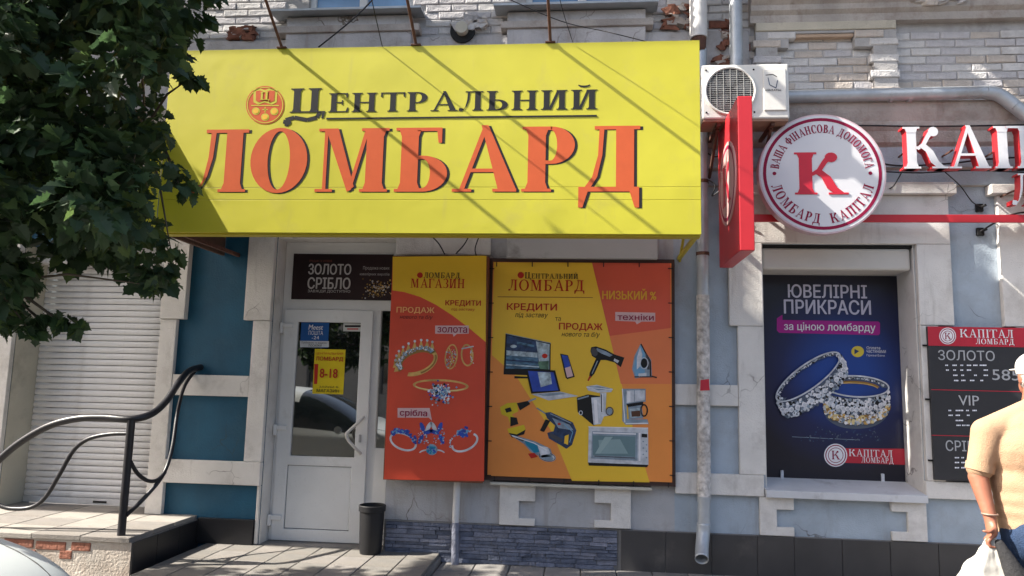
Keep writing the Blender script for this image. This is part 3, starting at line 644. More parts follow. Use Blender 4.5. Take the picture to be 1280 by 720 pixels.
pr.sans('ПРОДАЖ', 496, 384, 543, 392, P('peach_text', (.80, .42, .16)), .03); pr.sans('нового та б/у', 500, 394, 541, 399.5, ink, 0, .2); pr.sans('КРЕДИТИ', 557, 375.5, 601, 383, redt, .03); pr.sans('під заставу', 564, 385, 594, 389, redt, 0, .2)
pr.poly([(544, 407), (586, 407), (586, 417), (571, 417.5), (567, 421), (566, 417.5), (544, 417)], pink, 2); pr.sans('золота', 547, 409, 584, 415.5, maroon, .02, 0, 3)
pr.poly([(497, 510), (537, 510), (540, 526), (536, 522), (497, 522)], pink, 2); pr.sans('срібла', 500, 512, 534, 521.5, maroon, .02, 0, 3); pr.done('lettering')
def arc(cx, cy, rx, ry, rot, a0, a1, k=0):
    r = math.radians(rot)
    def f(t):
        a = math.radians(a0+(a1-a0)*t); q = random.uniform(-k, k); return (cx+(rx+q)*math.cos(a)*math.cos(r)-(ry+q)*math.sin(a)*math.sin(r), cy+(rx+q)*math.cos(a)*math.sin(r)+(ry+q)*math.sin(a)*math.cos(r))
    return f
GM = [silver, steel, white, sky_b, steel]
pr.ring(521, 452, 27, 17, -20, 5, gold, 2, -20, 130); pr.ring(521, 452, 26, 16, -20, 2, gold2, 2.5, 0, 90); pr.ring(521, 451, 27, 17, -20, 8, gold2, 2, 160, 350); pr.gems(arc(521, 450, 23, 13.5, -20, 165, 345, 2.5), 190, 1.1, GM)
for a in range(175, 345, 17):
    x, y = arc(521, 450, 28, 18, -20, a, a)(0); pr.poly([(x-3, y+4), (x+3, y+3), (x+.5, y-6)], gold, 2.2); pr.disc(x+.5, y-5.5, 1.6, 1.6, silver, 3)
pr.done('printed_ring', label='printed gold crown ring')
pr.ring(564, 446, 8, 16, 8, 1.6, gold, 2); pr.gems(lambda t: (564+random.uniform(-6, 6), 448+random.uniform(-11, 12)), 70, 1.1, [silver, gold, steel, gold2]); pr.line([(561, 434), (566, 446), (562, 460)], 1.5, gold, 5); pr.done('printed_earring')
pr.ring(584, 444, 8, 14, -4, 2, gold, 2); pr.line([(577, 436), (592, 433)], 1.5, silver, 3); pr.gems(lambda t: (590+random.uniform(-2, 2), 434+t*20), 30, 1, [silver, gold]); pr.done('printed_earring')
pr.ring(551, 482, 35, 8, 2, 3.4, gold, 2, w2=.75); pr.ring(551, 482, 34, 7, 2, 1.2, P('pale_gold_print', (.72, .58, .28)), 2.5, 30, 160); pr.gems(lambda t: (551+random.gauss(0, 6), 491+random.gauss(0, 5.5)), 230, 1.5, [silver, steel, sky_b, blue, white, dark]); pr.done('printed_ring', label='printed gold ring with large round stone')
pr.ring(504, 552, 18, 11, 22, 2.6, silver, 2); pr.gems(arc(504, 548, 15, 9, 22, 180, 360, 2.6), 90, 1.7, [blue, blue, blue, sky_b]); pr.done('printed_ring', label='printed silver ring with row of blue stones')
for x, s in ((529, 1), (549, -1)):
    for dx, dy, rr in ((-1, -9, -20), (6, -3, 70), (-3, 6, 25), (7, -10, 30)): pr.disc(x+dx*s, 543+dy, 2.6, 6.5, blue if dx < 7 else silver, 3, rr*s)
    pr.gems(lambda t: (x+random.uniform(-7, 7), 545+random.uniform(-10, 10)), 30, 1, [silver, sky_b])
    pr.done('printed_earring')
pr.ring(581, 553, 18, 11, -25, 2.6, silver, 2, -30, 200); pr.gems(lambda t: (577+random.gauss(0, 3), 541+random.gauss(0, 2.5)), 60, 1.8, [blue, blue, sky_b]); pr.gems(arc(578, 550, 17, 10, -25, 150, 330, 1), 40, 1, [silver, sky_b]); pr.done('printed_ring', label='printed silver ring with one oval blue stone')
pr.ring(540, 566, 16, 5, 0, 2, silver, 2, 180, 360); pr.disc(540, 562, 7, 7, steel, 3); pr.gems(lambda t: (540+random.gauss(0, 2.5), 562+random.gauss(0, 2.5)), 50, 1.8, [P('teal_print', (.02, .20, .32)), sky_b, blue]); pr.done('printed_ring', label='printed silver ring with teal stone')

# ================================================================== stretched banner
bp = thing('stretched_banner', (-.0, -.03, .73), 'orange and yellow pawnshop banner of household appliances laced to a dark frame', 'banner')
fr2 = wall('frame', bp, -.835, .80, .715, 2.665, [(-.80, .765, .755, 2.63)], -.085, -.045, M('dark_brown_frame', (.05, .025, .02), .6), bevel=.003)
BY = -.10
m = MB(); m.box(-.805, .77, BY, BY+.006, .752, 2.628, orgp); 
m.build('banner_sheet', bp)
pr = Print(bp, BY)
A, Bq, C_, D_ = (617.5, 328), (838, 329), (839, 604), (613, 598)
yl = M('golden_yellow_print', (.76, .47, .03), .5, .06, 1.5, 0)
pr.poly([(617.5, 328), (740, 328.5), (768, 445), (790, 530), (812, 603), (715, 601), (690, 540), (645, 470), (615, 444)], yl, .6)
pr.poly([(740, 328.5), (838, 329), (838.5, 410), (762, 420)], M('brick_red_print', (.60, .09, .045), .5, .08, 1.5, 0), 1)
pr.poly([(762, 420), (838.5, 410), (839, 480), (776, 480)], M('salmon_print', (.70, .18, .06), .5, .1, 1.5, 0), 1); pr.done('printed_ground')
pr.disc(651, 344, 4, 4, redt, 2); pr.serif('ЦЕНТРАЛЬНИЙ', 656, 341, 723, 348, ink, smallcap=.8); pr.serif('ЛОМБАРД', 636, 350.5, 732, 363, redt); pr.line([(622, 371), (741, 372)], 1, P('brown_line', (.35, .16, .02)), 2)
pr.sans('НИЗЬКИЙ %', 753, 361, 820, 374, P('gold_text', (.75, .42, .05)), .03); pr.sans('КРЕДИТИ', 634, 379.5, 696, 389, redt, .03); pr.sans('під заставу', 644, 390.5, 685, 398, ink, 0, .25); pr.sans('та', 694, 396.5, 701, 401, ink); pr.sans('ПРОДАЖ', 699, 404, 753, 413.5, redt, .03); pr.sans('нового та б/у', 702, 415, 750, 422, ink, 0, .25)
pr.poly([(769, 390), (819, 391), (819, 402), (802, 402), (796, 405.5), (794, 402), (769, 401)], pink, 2); pr.sans('техніки', 772, 392.5, 817, 400, maroon, .02, 0, 3); pr.done('lettering')
navy = M('navy_print', (.018, .04, .10), .4, .6, 22, 0); sea = M('sea_print', (.06, .14, .22), .4, .7, 18, 0, stretch=.3); cloud = M('cloud_print', (.34, .42, .46), .4, .6, 22, 0)
pr.poly([(632, 417), (688.5, 429), (688, 470), (629.5, 468)], dark, 2); pr.poly([(633.5, 419), (670, 426.5), (675, 461), (632, 461)], navy, 3); pr.poly([(633, 440), (672, 446), (674, 461), (632, 461)], sea, 4); pr.poly([(633, 438), (672, 441), (672, 447), (633, 444)], cloud, 5); pr.disc(642, 433, 4, 2, cloud, 5)
pr.poly([(670, 426.5), (687, 430.5), (686.5, 462), (675, 461)], cloud, 3); pr.disc(681, 445, 3.5, 3, redt, 5); pr.poly([(643, 470), (660, 471), (660, 473), (643, 473)], dark, 2); pr.poly([(633, 449), (673, 452), (673, 454), (633, 451)], navy, 6); pr.poly([(633, 455), (674, 458), (674, 459.5), (633, 456.5)], cloud, 6); pr.poly([(672, 452), (686, 451), (686, 462), (675, 461)], M('tree_print', (.08, .16, .10), .4, .5, 20, 0), 5); pr.line([(632, 417), (688.5, 429)], .8, steel, 6); pr.poly([(646, 427), (668, 431), (668, 434), (646, 430)], sea, 5.5); pr.done('printed_television')
pr.poly([(657, 461), (694, 463), (700.5, 489), (664, 492)], dark, 6); pr.poly([(660, 463.5), (692, 465.5), (698, 488), (666, 489.5)], blue, 7); pr.poly([(672, 465), (688, 465.5), (690, 480), (676, 484)], cloud, 8); pr.poly([(664, 492.5), (700.5, 489.5), (723, 495), (686, 500.5)], silver, 7); pr.poly([(672, 492.5), (700, 490.5), (708, 492.5), (680, 495.5)], steel, 8); pr.done('printed_laptop')
pr.poly([(700, 442), (710, 444), (718.5, 471), (709, 474), (707, 472)], dark, 2); pr.poly([(702, 443.5), (709.5, 445), (716.5, 470), (709, 472)], pink, 3); pr.poly([(702, 443.5), (709.5, 445), (713, 458), (706, 460)], blue, 4); pr.done('printed_phone')
pr.poly([(739, 434), (745, 433), (757, 437), (768, 443), (780.5, 447), (776, 459), (768, 453), (757, 450), (748, 450), (740, 445), (738, 439)], dark, 2); pr.poly([(745, 448), (751, 450), (743, 467), (736, 475), (737, 466)], dark, 2); pr.line([(741, 436), (760, 443)], 1.5, steel, 3); pr.poly([(768, 448), (774, 451), (772, 454), (767, 451)], silver, 3); pr.poly([(746, 435), (757, 439), (766, 444), (762, 446), (752, 442), (745, 438)], steel, 3.2); pr.disc(743, 440, 4, 5.5, P('dim_grey_print', (.07, .07, .08)), 3.4, -20); pr.line([(747, 451), (740, 467)], 1.2, steel, 3); pr.line([(738, 470), (735, 476)], 2, redt, 3); pr.done('printed_hairdryer')
pr.poly([(801, 429), (807, 440), (814, 450), (815, 470), (794, 473), (790, 461), (793, 445)], steel, 2); pr.poly([(801, 431), (806, 442), (806, 469), (795, 471), (792, 461), (795, 446)], sky_b, 3); pr.disc(805, 454, 4, 6, dark, 4); pr.line([(801, 430), (813, 452), (813, 470), (821, 472)], 1.6, dark, 4); pr.poly([(798, 467), (808, 466), (808, 470), (798, 471)], silver, 5); pr.poly([(800, 434), (803, 443), (800, 458), (796, 462), (796, 447)], silver, 3.5); pr.poly([(807, 440), (812, 451), (812, 462), (809, 462), (808, 450)], P('dim_grey_print', (.07, .07, .08)), 4.4); pr.ring(805, 454, 5.5, 7.5, 0, 1, silver, 4.6); pr.line([(793, 471), (815, 471)], 1.6, P('dim_grey_print', (.07, .07, .08)), 5); pr.done('printed_iron')
pr.poly([(721, 497), (735, 493), (750, 495), (752, 527), (742, 532), (722, 515)], dark, 2); pr.poly([(739, 497), (752, 496), (757, 515), (751, 530), (742, 531)], silver, 3); pr.poly([(733, 483), (746, 481), (766, 486), (764, 490), (748, 491), (735, 488)], silver, 4); pr.poly([(735, 483), (747, 482.5), (763, 486), (748, 488)], steel, 5); pr.poly([(750, 491), (758, 491), (757, 512), (762, 514), (764, 519), (752, 521)], silver, 4); pr.disc(762, 514, 3.4, 4, steel, 5); pr.ring(726, 516, 2.5, 3, 0, 1, silver, 4); pr.line([(752, 493), (752, 515)], 1, dark, 6); pr.poly([(742, 500), (746, 499.5), (748, 529), (744, 530)], white, 3.6); pr.poly([(752, 492), (754, 492), (754, 514), (752, 514)], white, 5); pr.ring(762, 514, 5, 5.6, 0, 1.3, P('dim_grey_print', (.07, .07, .08)), 5.5); pr.poly([(722, 498), (736, 494), (736, 496), (722, 500)], steel, 3); pr.line([(733, 484), (766, 487)], .8, white, 6); pr.done('printed_meat_grinder')
pr.poly([(778, 486), (807, 486), (807, 502), (783, 506), (784, 524), (809, 524), (811, 530), (782, 531), (778, 526)], steel, 2); pr.poly([(783, 488), (806, 488), (806, 500), (783, 504)], silver, 3); pr.line([(793, 488), (793, 502)], 1, steel, 4); pr.poly([(785, 508), (802, 506), (804, 523), (786, 524)], steel, 4); pr.poly([(787, 511), (800, 510), (801, 521), (788, 522)], cloud, 5); pr.ring(805, 513, 5, 8, 0, 1.8, dark, 4); pr.poly([(783, 505), (804, 502), (804, 506), (785, 509)], dark, 4); pr.poly([(784, 489), (788, 489), (788, 502), (784, 503)], white, 4.4); pr.line([(778, 486), (781, 528)], 1.2, white, 3); pr.poly([(789, 514), (800, 513), (800.5, 520.5), (789.5, 521)], P('coffee_print', (.10, .05, .03)), 6); pr.line([(782, 529.5), (810, 529)], 1.2, white, 4); pr.done('printed_coffee_maker')
pr.poly([(736, 533), (810, 534.5), (810.5, 581), (735, 578)], silver, 2); pr.poly([(735, 578), (810.5, 581), (809, 584), (736, 582)], dark, 2); pr.poly([(740, 539), (797, 541), (797, 576), (739, 573)], steel, 3); pr.poly([(741, 544), (794, 545.5), (794, 571), (741, 569)], P('oven_glass_print', (.14, .22, .24), .3), 4); pr.poly([(748, 550), (775, 549), (785, 567), (750, 567)], P('oven_glow_print', (.24, .34, .35), .3), 5); pr.line([(741, 541), (795, 542.5)], 1.6, white, 5); pr.poly([(802, 542), (809, 542.5), (809, 547), (802, 546.5)], dark, 4)
for k in range(6): pr.disc(804+(k % 2)*4, 552+k*4, 1, 1, steel, 4)
pr.line([(735.5, 533.5), (810, 535)], 1, white, 6); pr.poly([(798.5, 541), (800.5, 541), (800.5, 576), (798.5, 576)], white, 6); pr.line([(743, 570), (794, 572.5)], 1, P('dim_grey_print', (.07, .07, .08)), 6); pr.poly([(756, 546), (766, 546), (750, 567), (744, 567)], P('soft_glare_print', (.30, .40, .40)), 5.5); pr.done('printed_microwave')
dy_ = P('drill_yellow_print', (.62, .46, .03))
pr.poly([(625, 509), (634, 504), (646, 503), (648, 514), (640, 518), (648, 528), (639, 533), (635, 521), (627, 518)], dy_, 2); pr.poly([(646, 504), (660, 501), (663, 505), (650, 513)], dark, 3); pr.line([(660, 502), (670, 498)], 2, steel, 3); pr.poly([(631, 511), (638, 509), (640, 514), (633, 516)], dark, 4); pr.poly([(638, 521), (646, 522), (648, 530), (638, 533)], dark, 3); pr.poly([(634, 536), (655, 531), (657, 537), (646, 543), (636, 541)], dy_, 2); pr.poly([(636, 541), (646, 543), (657, 537), (655, 543), (640, 547)], dark, 3); pr.done('printed_drill')
pr.line([(671, 510), (682, 517)], 1.6, steel, 3); pr.poly([(681, 516), (688, 515), (716, 528), (720.5, 538), (715, 556), (708, 561), (700, 556), (686, 548), (684, 541), (692, 539), (694, 532), (684, 523)], navy, 3); pr.poly([(690, 522), (712, 531), (717, 538), (698, 535)], steel, 4); pr.poly([(706, 545), (711, 543), (710, 556), (705, 554)], yl, 5); pr.poly([(682, 524), (688, 526), (680, 540), (675, 538)], dark, 3); pr.line([(688, 517), (714, 529)], 1.2, steel, 5); pr.poly([(688, 541), (704, 549), (702, 553), (687, 546)], P('dim_grey_print', (.07, .07, .08)), 5); pr.line([(705, 530), (716, 540), (712, 553)], 1, sky_b, 6); pr.disc(699, 530, 2, 1.4, redt, 6); pr.done('printed_hammer_drill')
pr.poly([(637, 543), (650, 546), (670, 552), (688, 561), (691, 570), (678, 572), (664, 565), (655, 555)], steel, 4); pr.poly([(655, 550), (672, 555), (680, 564), (668, 566), (658, 556)], P('teal_print', (.02, .20, .32)), 5); pr.disc(684, 571, 11, 6, silver, 3, 12); pr.disc(684, 572, 8, 3.5, steel, 4, 12); pr.poly([(672, 557), (685, 559), (688, 567), (676, 569)], silver, 6); pr.poly([(660, 567), (668, 566), (672, 571), (664, 573)], redt, 5); pr.line([(640, 544.5), (668, 554), (684, 563)], 1, white, 6.5); pr.ring(684, 571, 10.5, 5.6, 12, .8, P('dim_grey_print', (.07, .07, .08)), 5, n=20); pr.poly([(646, 546), (656, 549), (654, 552), (645, 548)], P('dim_grey_print', (.07, .07, .08)), 6); pr.done('printed_angle_grinder')
for px, py in [(621+i*44.5, 330.5+.2*i) for i in range(5)]+[(618+i*43.5, 598+1.6*i) for i in range(6)]: v = at(px, py, BY); m = MB(); m.tube([(v.x, BY-.008, v.z-.02), (v.x, BY-.008, v.z+.02)], .0045, ink, 5); m.build('lacing', bp)
for i in range(7): 
    for px in (615-.7*i, 838+.4*i): v = at(px, 336+i*43, BY); m = MB(); m.tube([(v.x-.022, BY-.008, v.z), (v.x+.022, BY-.008, v.z)], .0045, ink, 5); m.build('lacing', bp)
# transom poster and door stickers
tr = box('transom_poster', None, -2.765, -1.79, .155, .168, 2.295, 2.735, M('black_maroon_print', (.022, .010, .012), .4, .5, 1.5, 0), .002); tag(tr, 'black poster for gold and silver in the window above the door', 'poster')
greyt = P('grey_white_text', (.50, .47, .46)); pr = Print(tr, .154); pr.sans('ЗОЛОТО', 386, 330, 439, 343, greyt, .03); pr.sans('СРІБЛО', 385, 347, 438, 361, greyt, .03); pr.sans('ЗАВЖДИ ДОСТУПНО', 385, 362.5, 438, 366, greyt, .01); pr.sans('ПРОДАЖ ТА КУПІВЛЯ', 387, 325, 415, 328, P('dim_red_text', (.3, .1, .08))); pr.sans('Продажа нових', 454, 333, 487, 338, greyt); pr.sans('ювелірних виробів', 450, 341, 487, 345, greyt); pr.done('lettering')
pr.gems(lambda t: (474+random.gauss(0, 9), 362+random.gauss(0, 5)), 170, 1.1, [greyt, gold2, dark, gold]); pr.done('printed_jewellery')
YG = .168
def sticker(name, l, t, r_, b, mat, label, cat='sticker'):
    p0 = at(l, b, YG); p1 = at(r_, t, YG); o = box(name, None, p0.x, p1.x, YG-.002, YG, p0.z, p1.z, mat, 0); return tag(o, label, cat)
s1 = sticker('blue_sticker', 375, 403.5, 411.5, 434, P('post_blue_print', (.02, .09, .28)), 'blue and white postal sticker in the upper left of the door glass')
pr = Print(s1, YG-.002); pr.poly([(375, 426), (411, 426.5), (411, 434), (375, 434)], P('pale_strip', (.55, .57, .60)), .3); pr.sans('Meest', 386, 406, 404, 412, white, .02, .15); pr.sans('ПОШТА', 386, 413.5, 404, 418.5, white); pr.sans('-24', 390, 420, 399, 424, white); pr.sans('Приймаємо та видаємо', 377, 427, 409, 430, ink); pr.sans('посилки', 386, 430.5, 402, 433.3, ink); pr.done('lettering')
s2 = sticker('opening_hours_sign', 390.5, 437, 432, 492, P('sign_yellow_print', (.66, .50, .02)), 'yellow sheet of opening hours 8 to 18 on the door glass', 'notice')
pr = Print(s2, YG-.002); pr.sans('ЦЕНТРАЛЬНИЙ', 395, 440, 429, 443.5, redt); pr.sans('ЛОМБАРД', 395, 446, 429, 451.5, redt, .03); pr.sans('8-18', 400, 461, 422, 472, redt, .03); pr.poly([(393, 455), (398, 455), (396.5, 480), (392.5, 480)], redt, 1); pr.sans('ЗАЙДИ В', 399, 482, 423, 485, ink); pr.sans('МАГАЗИН', 396, 486.5, 424, 490, ink, .02); pr.done('lettering')
s3 = sticker('small_tag', 429, 404.5, 453, 414, P('pale_tag', (.5, .5, .48)), 'small white sticker in the upper right of the door glass')
pr = Print(s3, YG-.002); pr.poly([(431, 406.5), (451, 406.5), (451, 409), (431, 409)], ink, 1); pr.poly([(434, 410.5), (448, 410.5), (448, 412), (434, 412)], redt, 1); pr.done('lettering')

# ================================================================== window poster
WY = .336
wp = box('window_poster', None, 1.562, 2.838, WY, WY+.008, .765, 2.60, M('night_blue_print', (.012, .014, .035), .35, .2, 1.0, 0), .002); tag(wp, 'dark blue poster of two diamond rings filling the shop window', 'poster')
m = wp.data.materials[0]; nn = m.node_tree; bsdf = nn.nodes['Principled BSDF']       # printed blue gradient of the artwork
tc = nn.nodes.new('ShaderNodeTexCoord'); mp = nn.nodes.new('ShaderNodeMapping'); mp.inputs['Location'].default_value = (-2.35, -WY, -1.72); gr = nn.nodes.new('ShaderNodeTexGradient'); gr.gradient_type = 'SPHERICAL'
rp = nn.nodes.new('ShaderNodeValToRGB'); rp.color_ramp.elements[0].color = (.012, .012, .022, 1); rp.color_ramp.elements[1].color = (.014, .055, .26, 1); rp.color_ramp.elements[0].position = .12; rp.color_ramp.elements[1].position = .8; e = rp.color_ramp.elements.new(.45); e.color = (.012, .018, .075, 1)
nn.links.new(tc.outputs['Object'], mp.inputs[0]); nn.links.new(mp.outputs[0], gr.inputs[0]); nn.links.new(gr.outputs[0], rp.inputs[0]); nn.links.new(rp.outputs[0], bsdf.inputs['Base Color'])
lil = P('lilac_white_text', (.52, .50, .60)); mag = P('magenta_print', (.34, .025, .22)); GR = [silver, steel, white, silver, P('mid_steel_print', (.10, .12, .16)), dark]
pr = Print(wp, WY-.001); pr.sans('ЮВЕЛІРНІ', 985, 356, 1083, 372, lil, .025); pr.sans('ПРИКРАСИ', 980, 375, 1088, 392, lil, .025)
pr.poly([(971, 398), (978, 393.5), (978, 400), (1098, 402), (1100, 404), (1100, 417), (1098, 419), (974, 416), (971, 413)], mag, 1); pr.sans('за ціною ломбарду', 980, 403.5, 1094, 415, white, .012, 0, 2)
pr.disc(1072, 439.5, 8, 7, P('yellow_disc', (.65, .50, .05)), 1); pr.poly([(1068, 436), (1074, 439), (1068, 443)], navy, 2); pr.sans('Оплата', 1083, 433, 1100, 436.5, white); pr.sans('частинами', 1083, 437.5, 1107, 441, white); pr.sans('ПриватБанк', 1083, 443, 1106, 446, white); pr.done('lettering')
dk_ = M('mid_steel_print', (.10, .12, .16), .4, .5, 20, 0); pgl = P('pale_gold_print', (.72, .58, .28))
front = lambda u, dy: (1070+41*u, 483+13*math.sqrt(max(0, 1-u*u))+dy)
pr.poly([front(k/10-1, 2) for k in range(21)]+[front(1-k/10, 40-abs(1-k/10)**3*8) for k in range(21)], dk_, 2)
pr.ring(1070, 483, 39, 12.5, 3, 7, dk_, 3, 180, 360, w2=.7); pr.ring(1069, 484, 31, 8, 3, 5, gold2, 3.5, 195, 350, w2=.7); pr.ring(1069, 485, 29, 7, 3, 1.5, gold, 3.7, 195, 350); pr.gems(arc(1070, 483, 35, 10, 3, 190, 350, 1), 90, 1.1, GR, 4)
pr.gems(lambda t: front(random.uniform(-1, 1), random.uniform(4, 22)), 700, 2.1, GR, 5)
pr.gems(lambda t: (lambda u: front(u, random.uniform(24, 34)-abs(u)**3*6))(random.uniform(-1, 1)), 330, 2.1, [gold, pgl, silver, gold2, white, steel], 12)
for k in range(15): u = k/7-1; x_, y_ = front(u, 16-abs(u)*2); pr.disc(x_, y_, 3.0*math.sqrt(max(.12, 1-u*u*.8)), 3.0, white, 17); pr.disc(x_+.4, y_+.4, 1.9*math.sqrt(max(.12, 1-u*u*.8)), 2.0, silver, 17.2)
pr.ring(1070, 483, 41, 14, 3, 2, silver, 18, n=44); pr.done('printed_ring', label='printed diamond ring lying flat')
pr.ring(1009, 471, 48, 15, -36, 6, dk_, 19, 150, 350, w2=.7); pr.gems(arc(1009, 471, 44, 12, -36, 160, 340, 1.2), 140, 1.2, GR, 20)
low = lambda t, k: (lambda f: (f[0]+k*.45, f[1]+k))(arc(1009, 471, 49, 16, -36, -20, 178, 0)(t))
pr.poly([low(k/20, 1) for k in range(21)]+[low(1-k/20, 18) for k in range(21)], dk_, 20.5)
pr.gems(lambda t: low(t, random.uniform(2, 18)), 620, 2.1, GR, 21)
for k in range(15): x_, y_ = low(.06+k*.063, 10); pr.disc(x_, y_, 3, 3, white, 28); pr.disc(x_+.4, y_+.4, 2, 2, silver, 28.2)
pr.ring(1009, 471, 49, 16, -36, 2, silver, 29, n=44); pr.done('printed_ring', label='printed diamond ring leaning on the other')
pr.gems(lambda t: (1060+random.uniform(-60, 45), 540+random.uniform(-6, 12)), 90, 1.1, [navy, P('mid_steel_print', (.10, .12, .16)), navy], 1); pr.line([(990, 546), (1075, 550)], .6, steel, 1)
redb = M('red_banner_print', (.45, .02, .04), .4, .05, 3, 0); pr.poly([(1040, 560), (1131, 561), (1132, 581), (1040, 578)], redb, 1); pr.disc(1044.5, 569, 14.5, 14.5, white, 2, n=30); pr.ring(1044.5, 569, 13, 13, 0, 1.2, maroon, 3, n=30); pr.ring(1044.5, 569, 9.6, 9.6, 0, .8, maroon, 3, n=30); pr.serif('К', 1039.5, 563.5, 1050, 574, maroon, 4); pr.serif('КАПІТАЛ', 1061, 563, 1116, 570, white, 3); pr.serif('ЛОМБАРД', 1077, 572.5, 1117, 578, white, 3); pr.done('lettering')
for px in (978, 1104): v = at(px, 593, WY-.03); box('poster_clip', wp, v.x-.012, v.x+.012, WY-.03, WY-.004, .765, .84, silver, .003)

# ================================================================== price board
BX = -.06; pb = box('price_board', None, 2.895, 3.76, -.085, -.052, .845, 2.11, M('charcoal_board', (.028, .028, .032), .45, .1, 4, 0), .004); tag(pb, 'charcoal price board for gold and silver with a red header', 'price board')
pr = Print(pb, -.0855); v1 = at(1158, 432, -.0855)
mh = MB(); mh.box(2.895, 3.76, -.0895, -.0855, v1.z, 2.109, redb); mh.build('header', pb)
pr.y = -.0905; pr.disc(1184.5, 420, 10.5, 10.5, white, .5, n=30); pr.ring(1184.5, 420, 9.4, 9.4, 0, 1, maroon, 1, n=30); pr.ring(1184.5, 420, 6.6, 6.6, 0, .7, maroon, 1, n=30); pr.serif('К', 1181, 416, 1188.5, 424, maroon, 1.5); pr.serif('КАПІТАЛ', 1200, 412.5, 1267, 421.5, white, 1); pr.serif('ЛОМБАРД', 1220, 424, 1268, 430, white, 1); pr.done('lettering')
pr.y = -.0855; gy = P('grey_text', (.42, .43, .45)); pr.sans('ЗОЛОТО', 1172.5, 438, 1243, 450, gy, .005, 0, 1); pr.sans('585', 1240, 462, 1274, 475, gy, .005, 0, 1); pr.sans('VIP', 1198, 494.5, 1223.5, 506.5, gy, .005, 0, 1); pr.sans('СРІБЛО', 1182, 551, 1240, 563.5, gy, .005, 0, 1)
for y in (487, 544): pr.line([(1164, y), (1290, y+3)], .9, redb, 1)
q = random.Random(4); led = P('led_white', (.80, .82, .90))
for y0, xs in ((456.5, (1183, 1192, 1202, 1210, 1218, 1226, 1231)), (462.5, (1184, 1193, 1202, 1210, 1231)), (469, (1193, 1203, 1219, 1231)), (475.5, (1194, 1203, 1214, 1227)), (513, (1187, 1196, 1202, 1209, 1217)), (519, (1187, 1196, 1210)), (525.5, (1196, 1200)), (531.5, (1197, 1204, 1208)), (572, (1195, 1203)), (578, (1195, 1203)), (584.5, (1195, 1203))):
    for x in xs:
        for k in range(q.choice((2, 3, 3))): pr.poly([(x+k*1.9-1.5, y0-.7), (x+k*1.9, y0-.7), (x+k*1.9, y0+.9), (x+k*1.9-1.5, y0+.9)], led, 1)
pr.done('lettering')
for z in (1.95, 1.5, 1.0): m = MB(); m.tube([(2.86, -.06, z), (2.9, -.06, z)], .008, dark, 6); m.build('screw', pb)

# ================================================================== signs of the right hand shop
cs = thing('round_sign', (1.97, -.35, 2.83), 'round white pawnshop sign with a red letter and ring of lettering', 'sign')
CX, CZ, CR, CY = 1.968, 3.342, .512, -.42
m = MB(); m.tube([(CX, CY, CZ), (CX, -.33, CZ)], CR, P('rim_pink', (.62, .45, .48), .4), 64); m.build('drum', cs, smooth=2)
mm = MB()
def annulus(mb, r0, r1, y, mat, n=64):
    for i in range(n):
        a, b = 2*math.pi*i/n, 2*math.pi*(i+1)/n; mb.face([(CX+r1*math.cos(a), y, CZ+r1*math.sin(a)), (CX+r1*math.cos(b), y, CZ+r1*math.sin(b)), (CX+r0*math.cos(b), y, CZ+r0*math.sin(b)), (CX+r0*math.cos(a), y, CZ+r0*math.sin(a))], mat)
wh = M('sign_white', (.64, .64, .66), .35, .03, 2, 0, dirt=.05, dcol=(.5, .48, .46))
mm.face([(CX+.5*math.cos(2*math.pi*i/64), CY-.002, CZ+.5*math.sin(2*math.pi*i/64)) for i in range(64)], wh); mm.build('sign_face', cs)
mm = MB(); annulus(mm, .452, .478, CY-.004, maroon); mm.build('printed_ring', cs)
T_ = .24
m = MB(); 
for k, st in enumerate(gl('К')[0]): m.prism([(CX-.225+x*.44, CZ-.18+z*.36) for x, z in st], CY-.006-k*.0002, CY-.003, P('red_letter', (.55, .02, .04), .4))
m.build('letter', cs)
T_ = .2
def ring_text(text, rad, a0, a1, cap, inward):
    "letters along a circle, a0 to a1 degrees (clockwise above, counter-clockwise below)"
    tot = sum(gl(c)[1]+.10 for c in text); acc = 0
    for c in text:
        g, a = gl(c); mid = (acc+(a+.10)/2)/tot; ang = math.radians(a0+(a1-a0)*mid); acc += a+.10
        if not g: continue
        th = ang-math.pi/2 if not inward else ang+math.pi/2; cx, cz = CX+rad*math.cos(ang), CZ+rad*math.sin(ang); sx = abs(math.radians(a1-a0))*rad/tot; m = MB()
        for k, st in enumerate(g):
            m.prism([(cx+(x-a/2)*sx*math.cos(th)-(z-.5)*cap*math.sin(th), cz+(x-a/2)*sx*math.sin(th)+(z-.5)*cap*math.cos(th)) for x, z in st], CY-.0045-k*.0001, CY-.003, maroon)
        m.build('letter', cs)
ring_text('ВАША ФІНАНСОВА ДОПОМОГА', .385, 174, 6, .07, False); ring_text('ЛОМБАРД  КАПІТАЛ', .385, 194, 346, .082, True)
for s_ in (-1, 1): mm = MB(); mm.face([(CX+s_*.385+.016*math.cos(i*.63), CY-.004, CZ+.0+.016*math.sin(i*.63)) for i in range(10)], maroon); mm.build('printed_dot', cs)
for x in (CX-.25, CX+.25): box('bracket', cs, x-.02, x+.02, -.33, -.0, CZ+.2, CZ+.23, rust, .002)
tag(box('red_rail', None, 1.42, 6.4, -.27, -.245, 2.965, 3.03, red, .004), 'long red rail across the wall behind the round sign', 'rail')
def word(text, x0, z0, cap, y, label):
    t = thing('letter_sign', (x0, y, z0), label, 'sign'); adv = 0
    for c in text:
        g, a = gl(c); m = MB()
        if g:
            for k, st in enumerate(g): m.prism([(x0+(adv+x)*cap, z0+z*cap) for x, z in st], y-k*.0004, y+.085, wh, red)
            m.build('letter', t)
            m = MB(); m.box(x0+(adv+.2)*cap, x0+(adv+.2)*cap+.012, y+.086, -.05, z0+cap*.5, z0+cap*.5+.012, rust); m.build('bracket', t)
        adv += a+.06 if c != 'К' else a+.02
T_ = .21
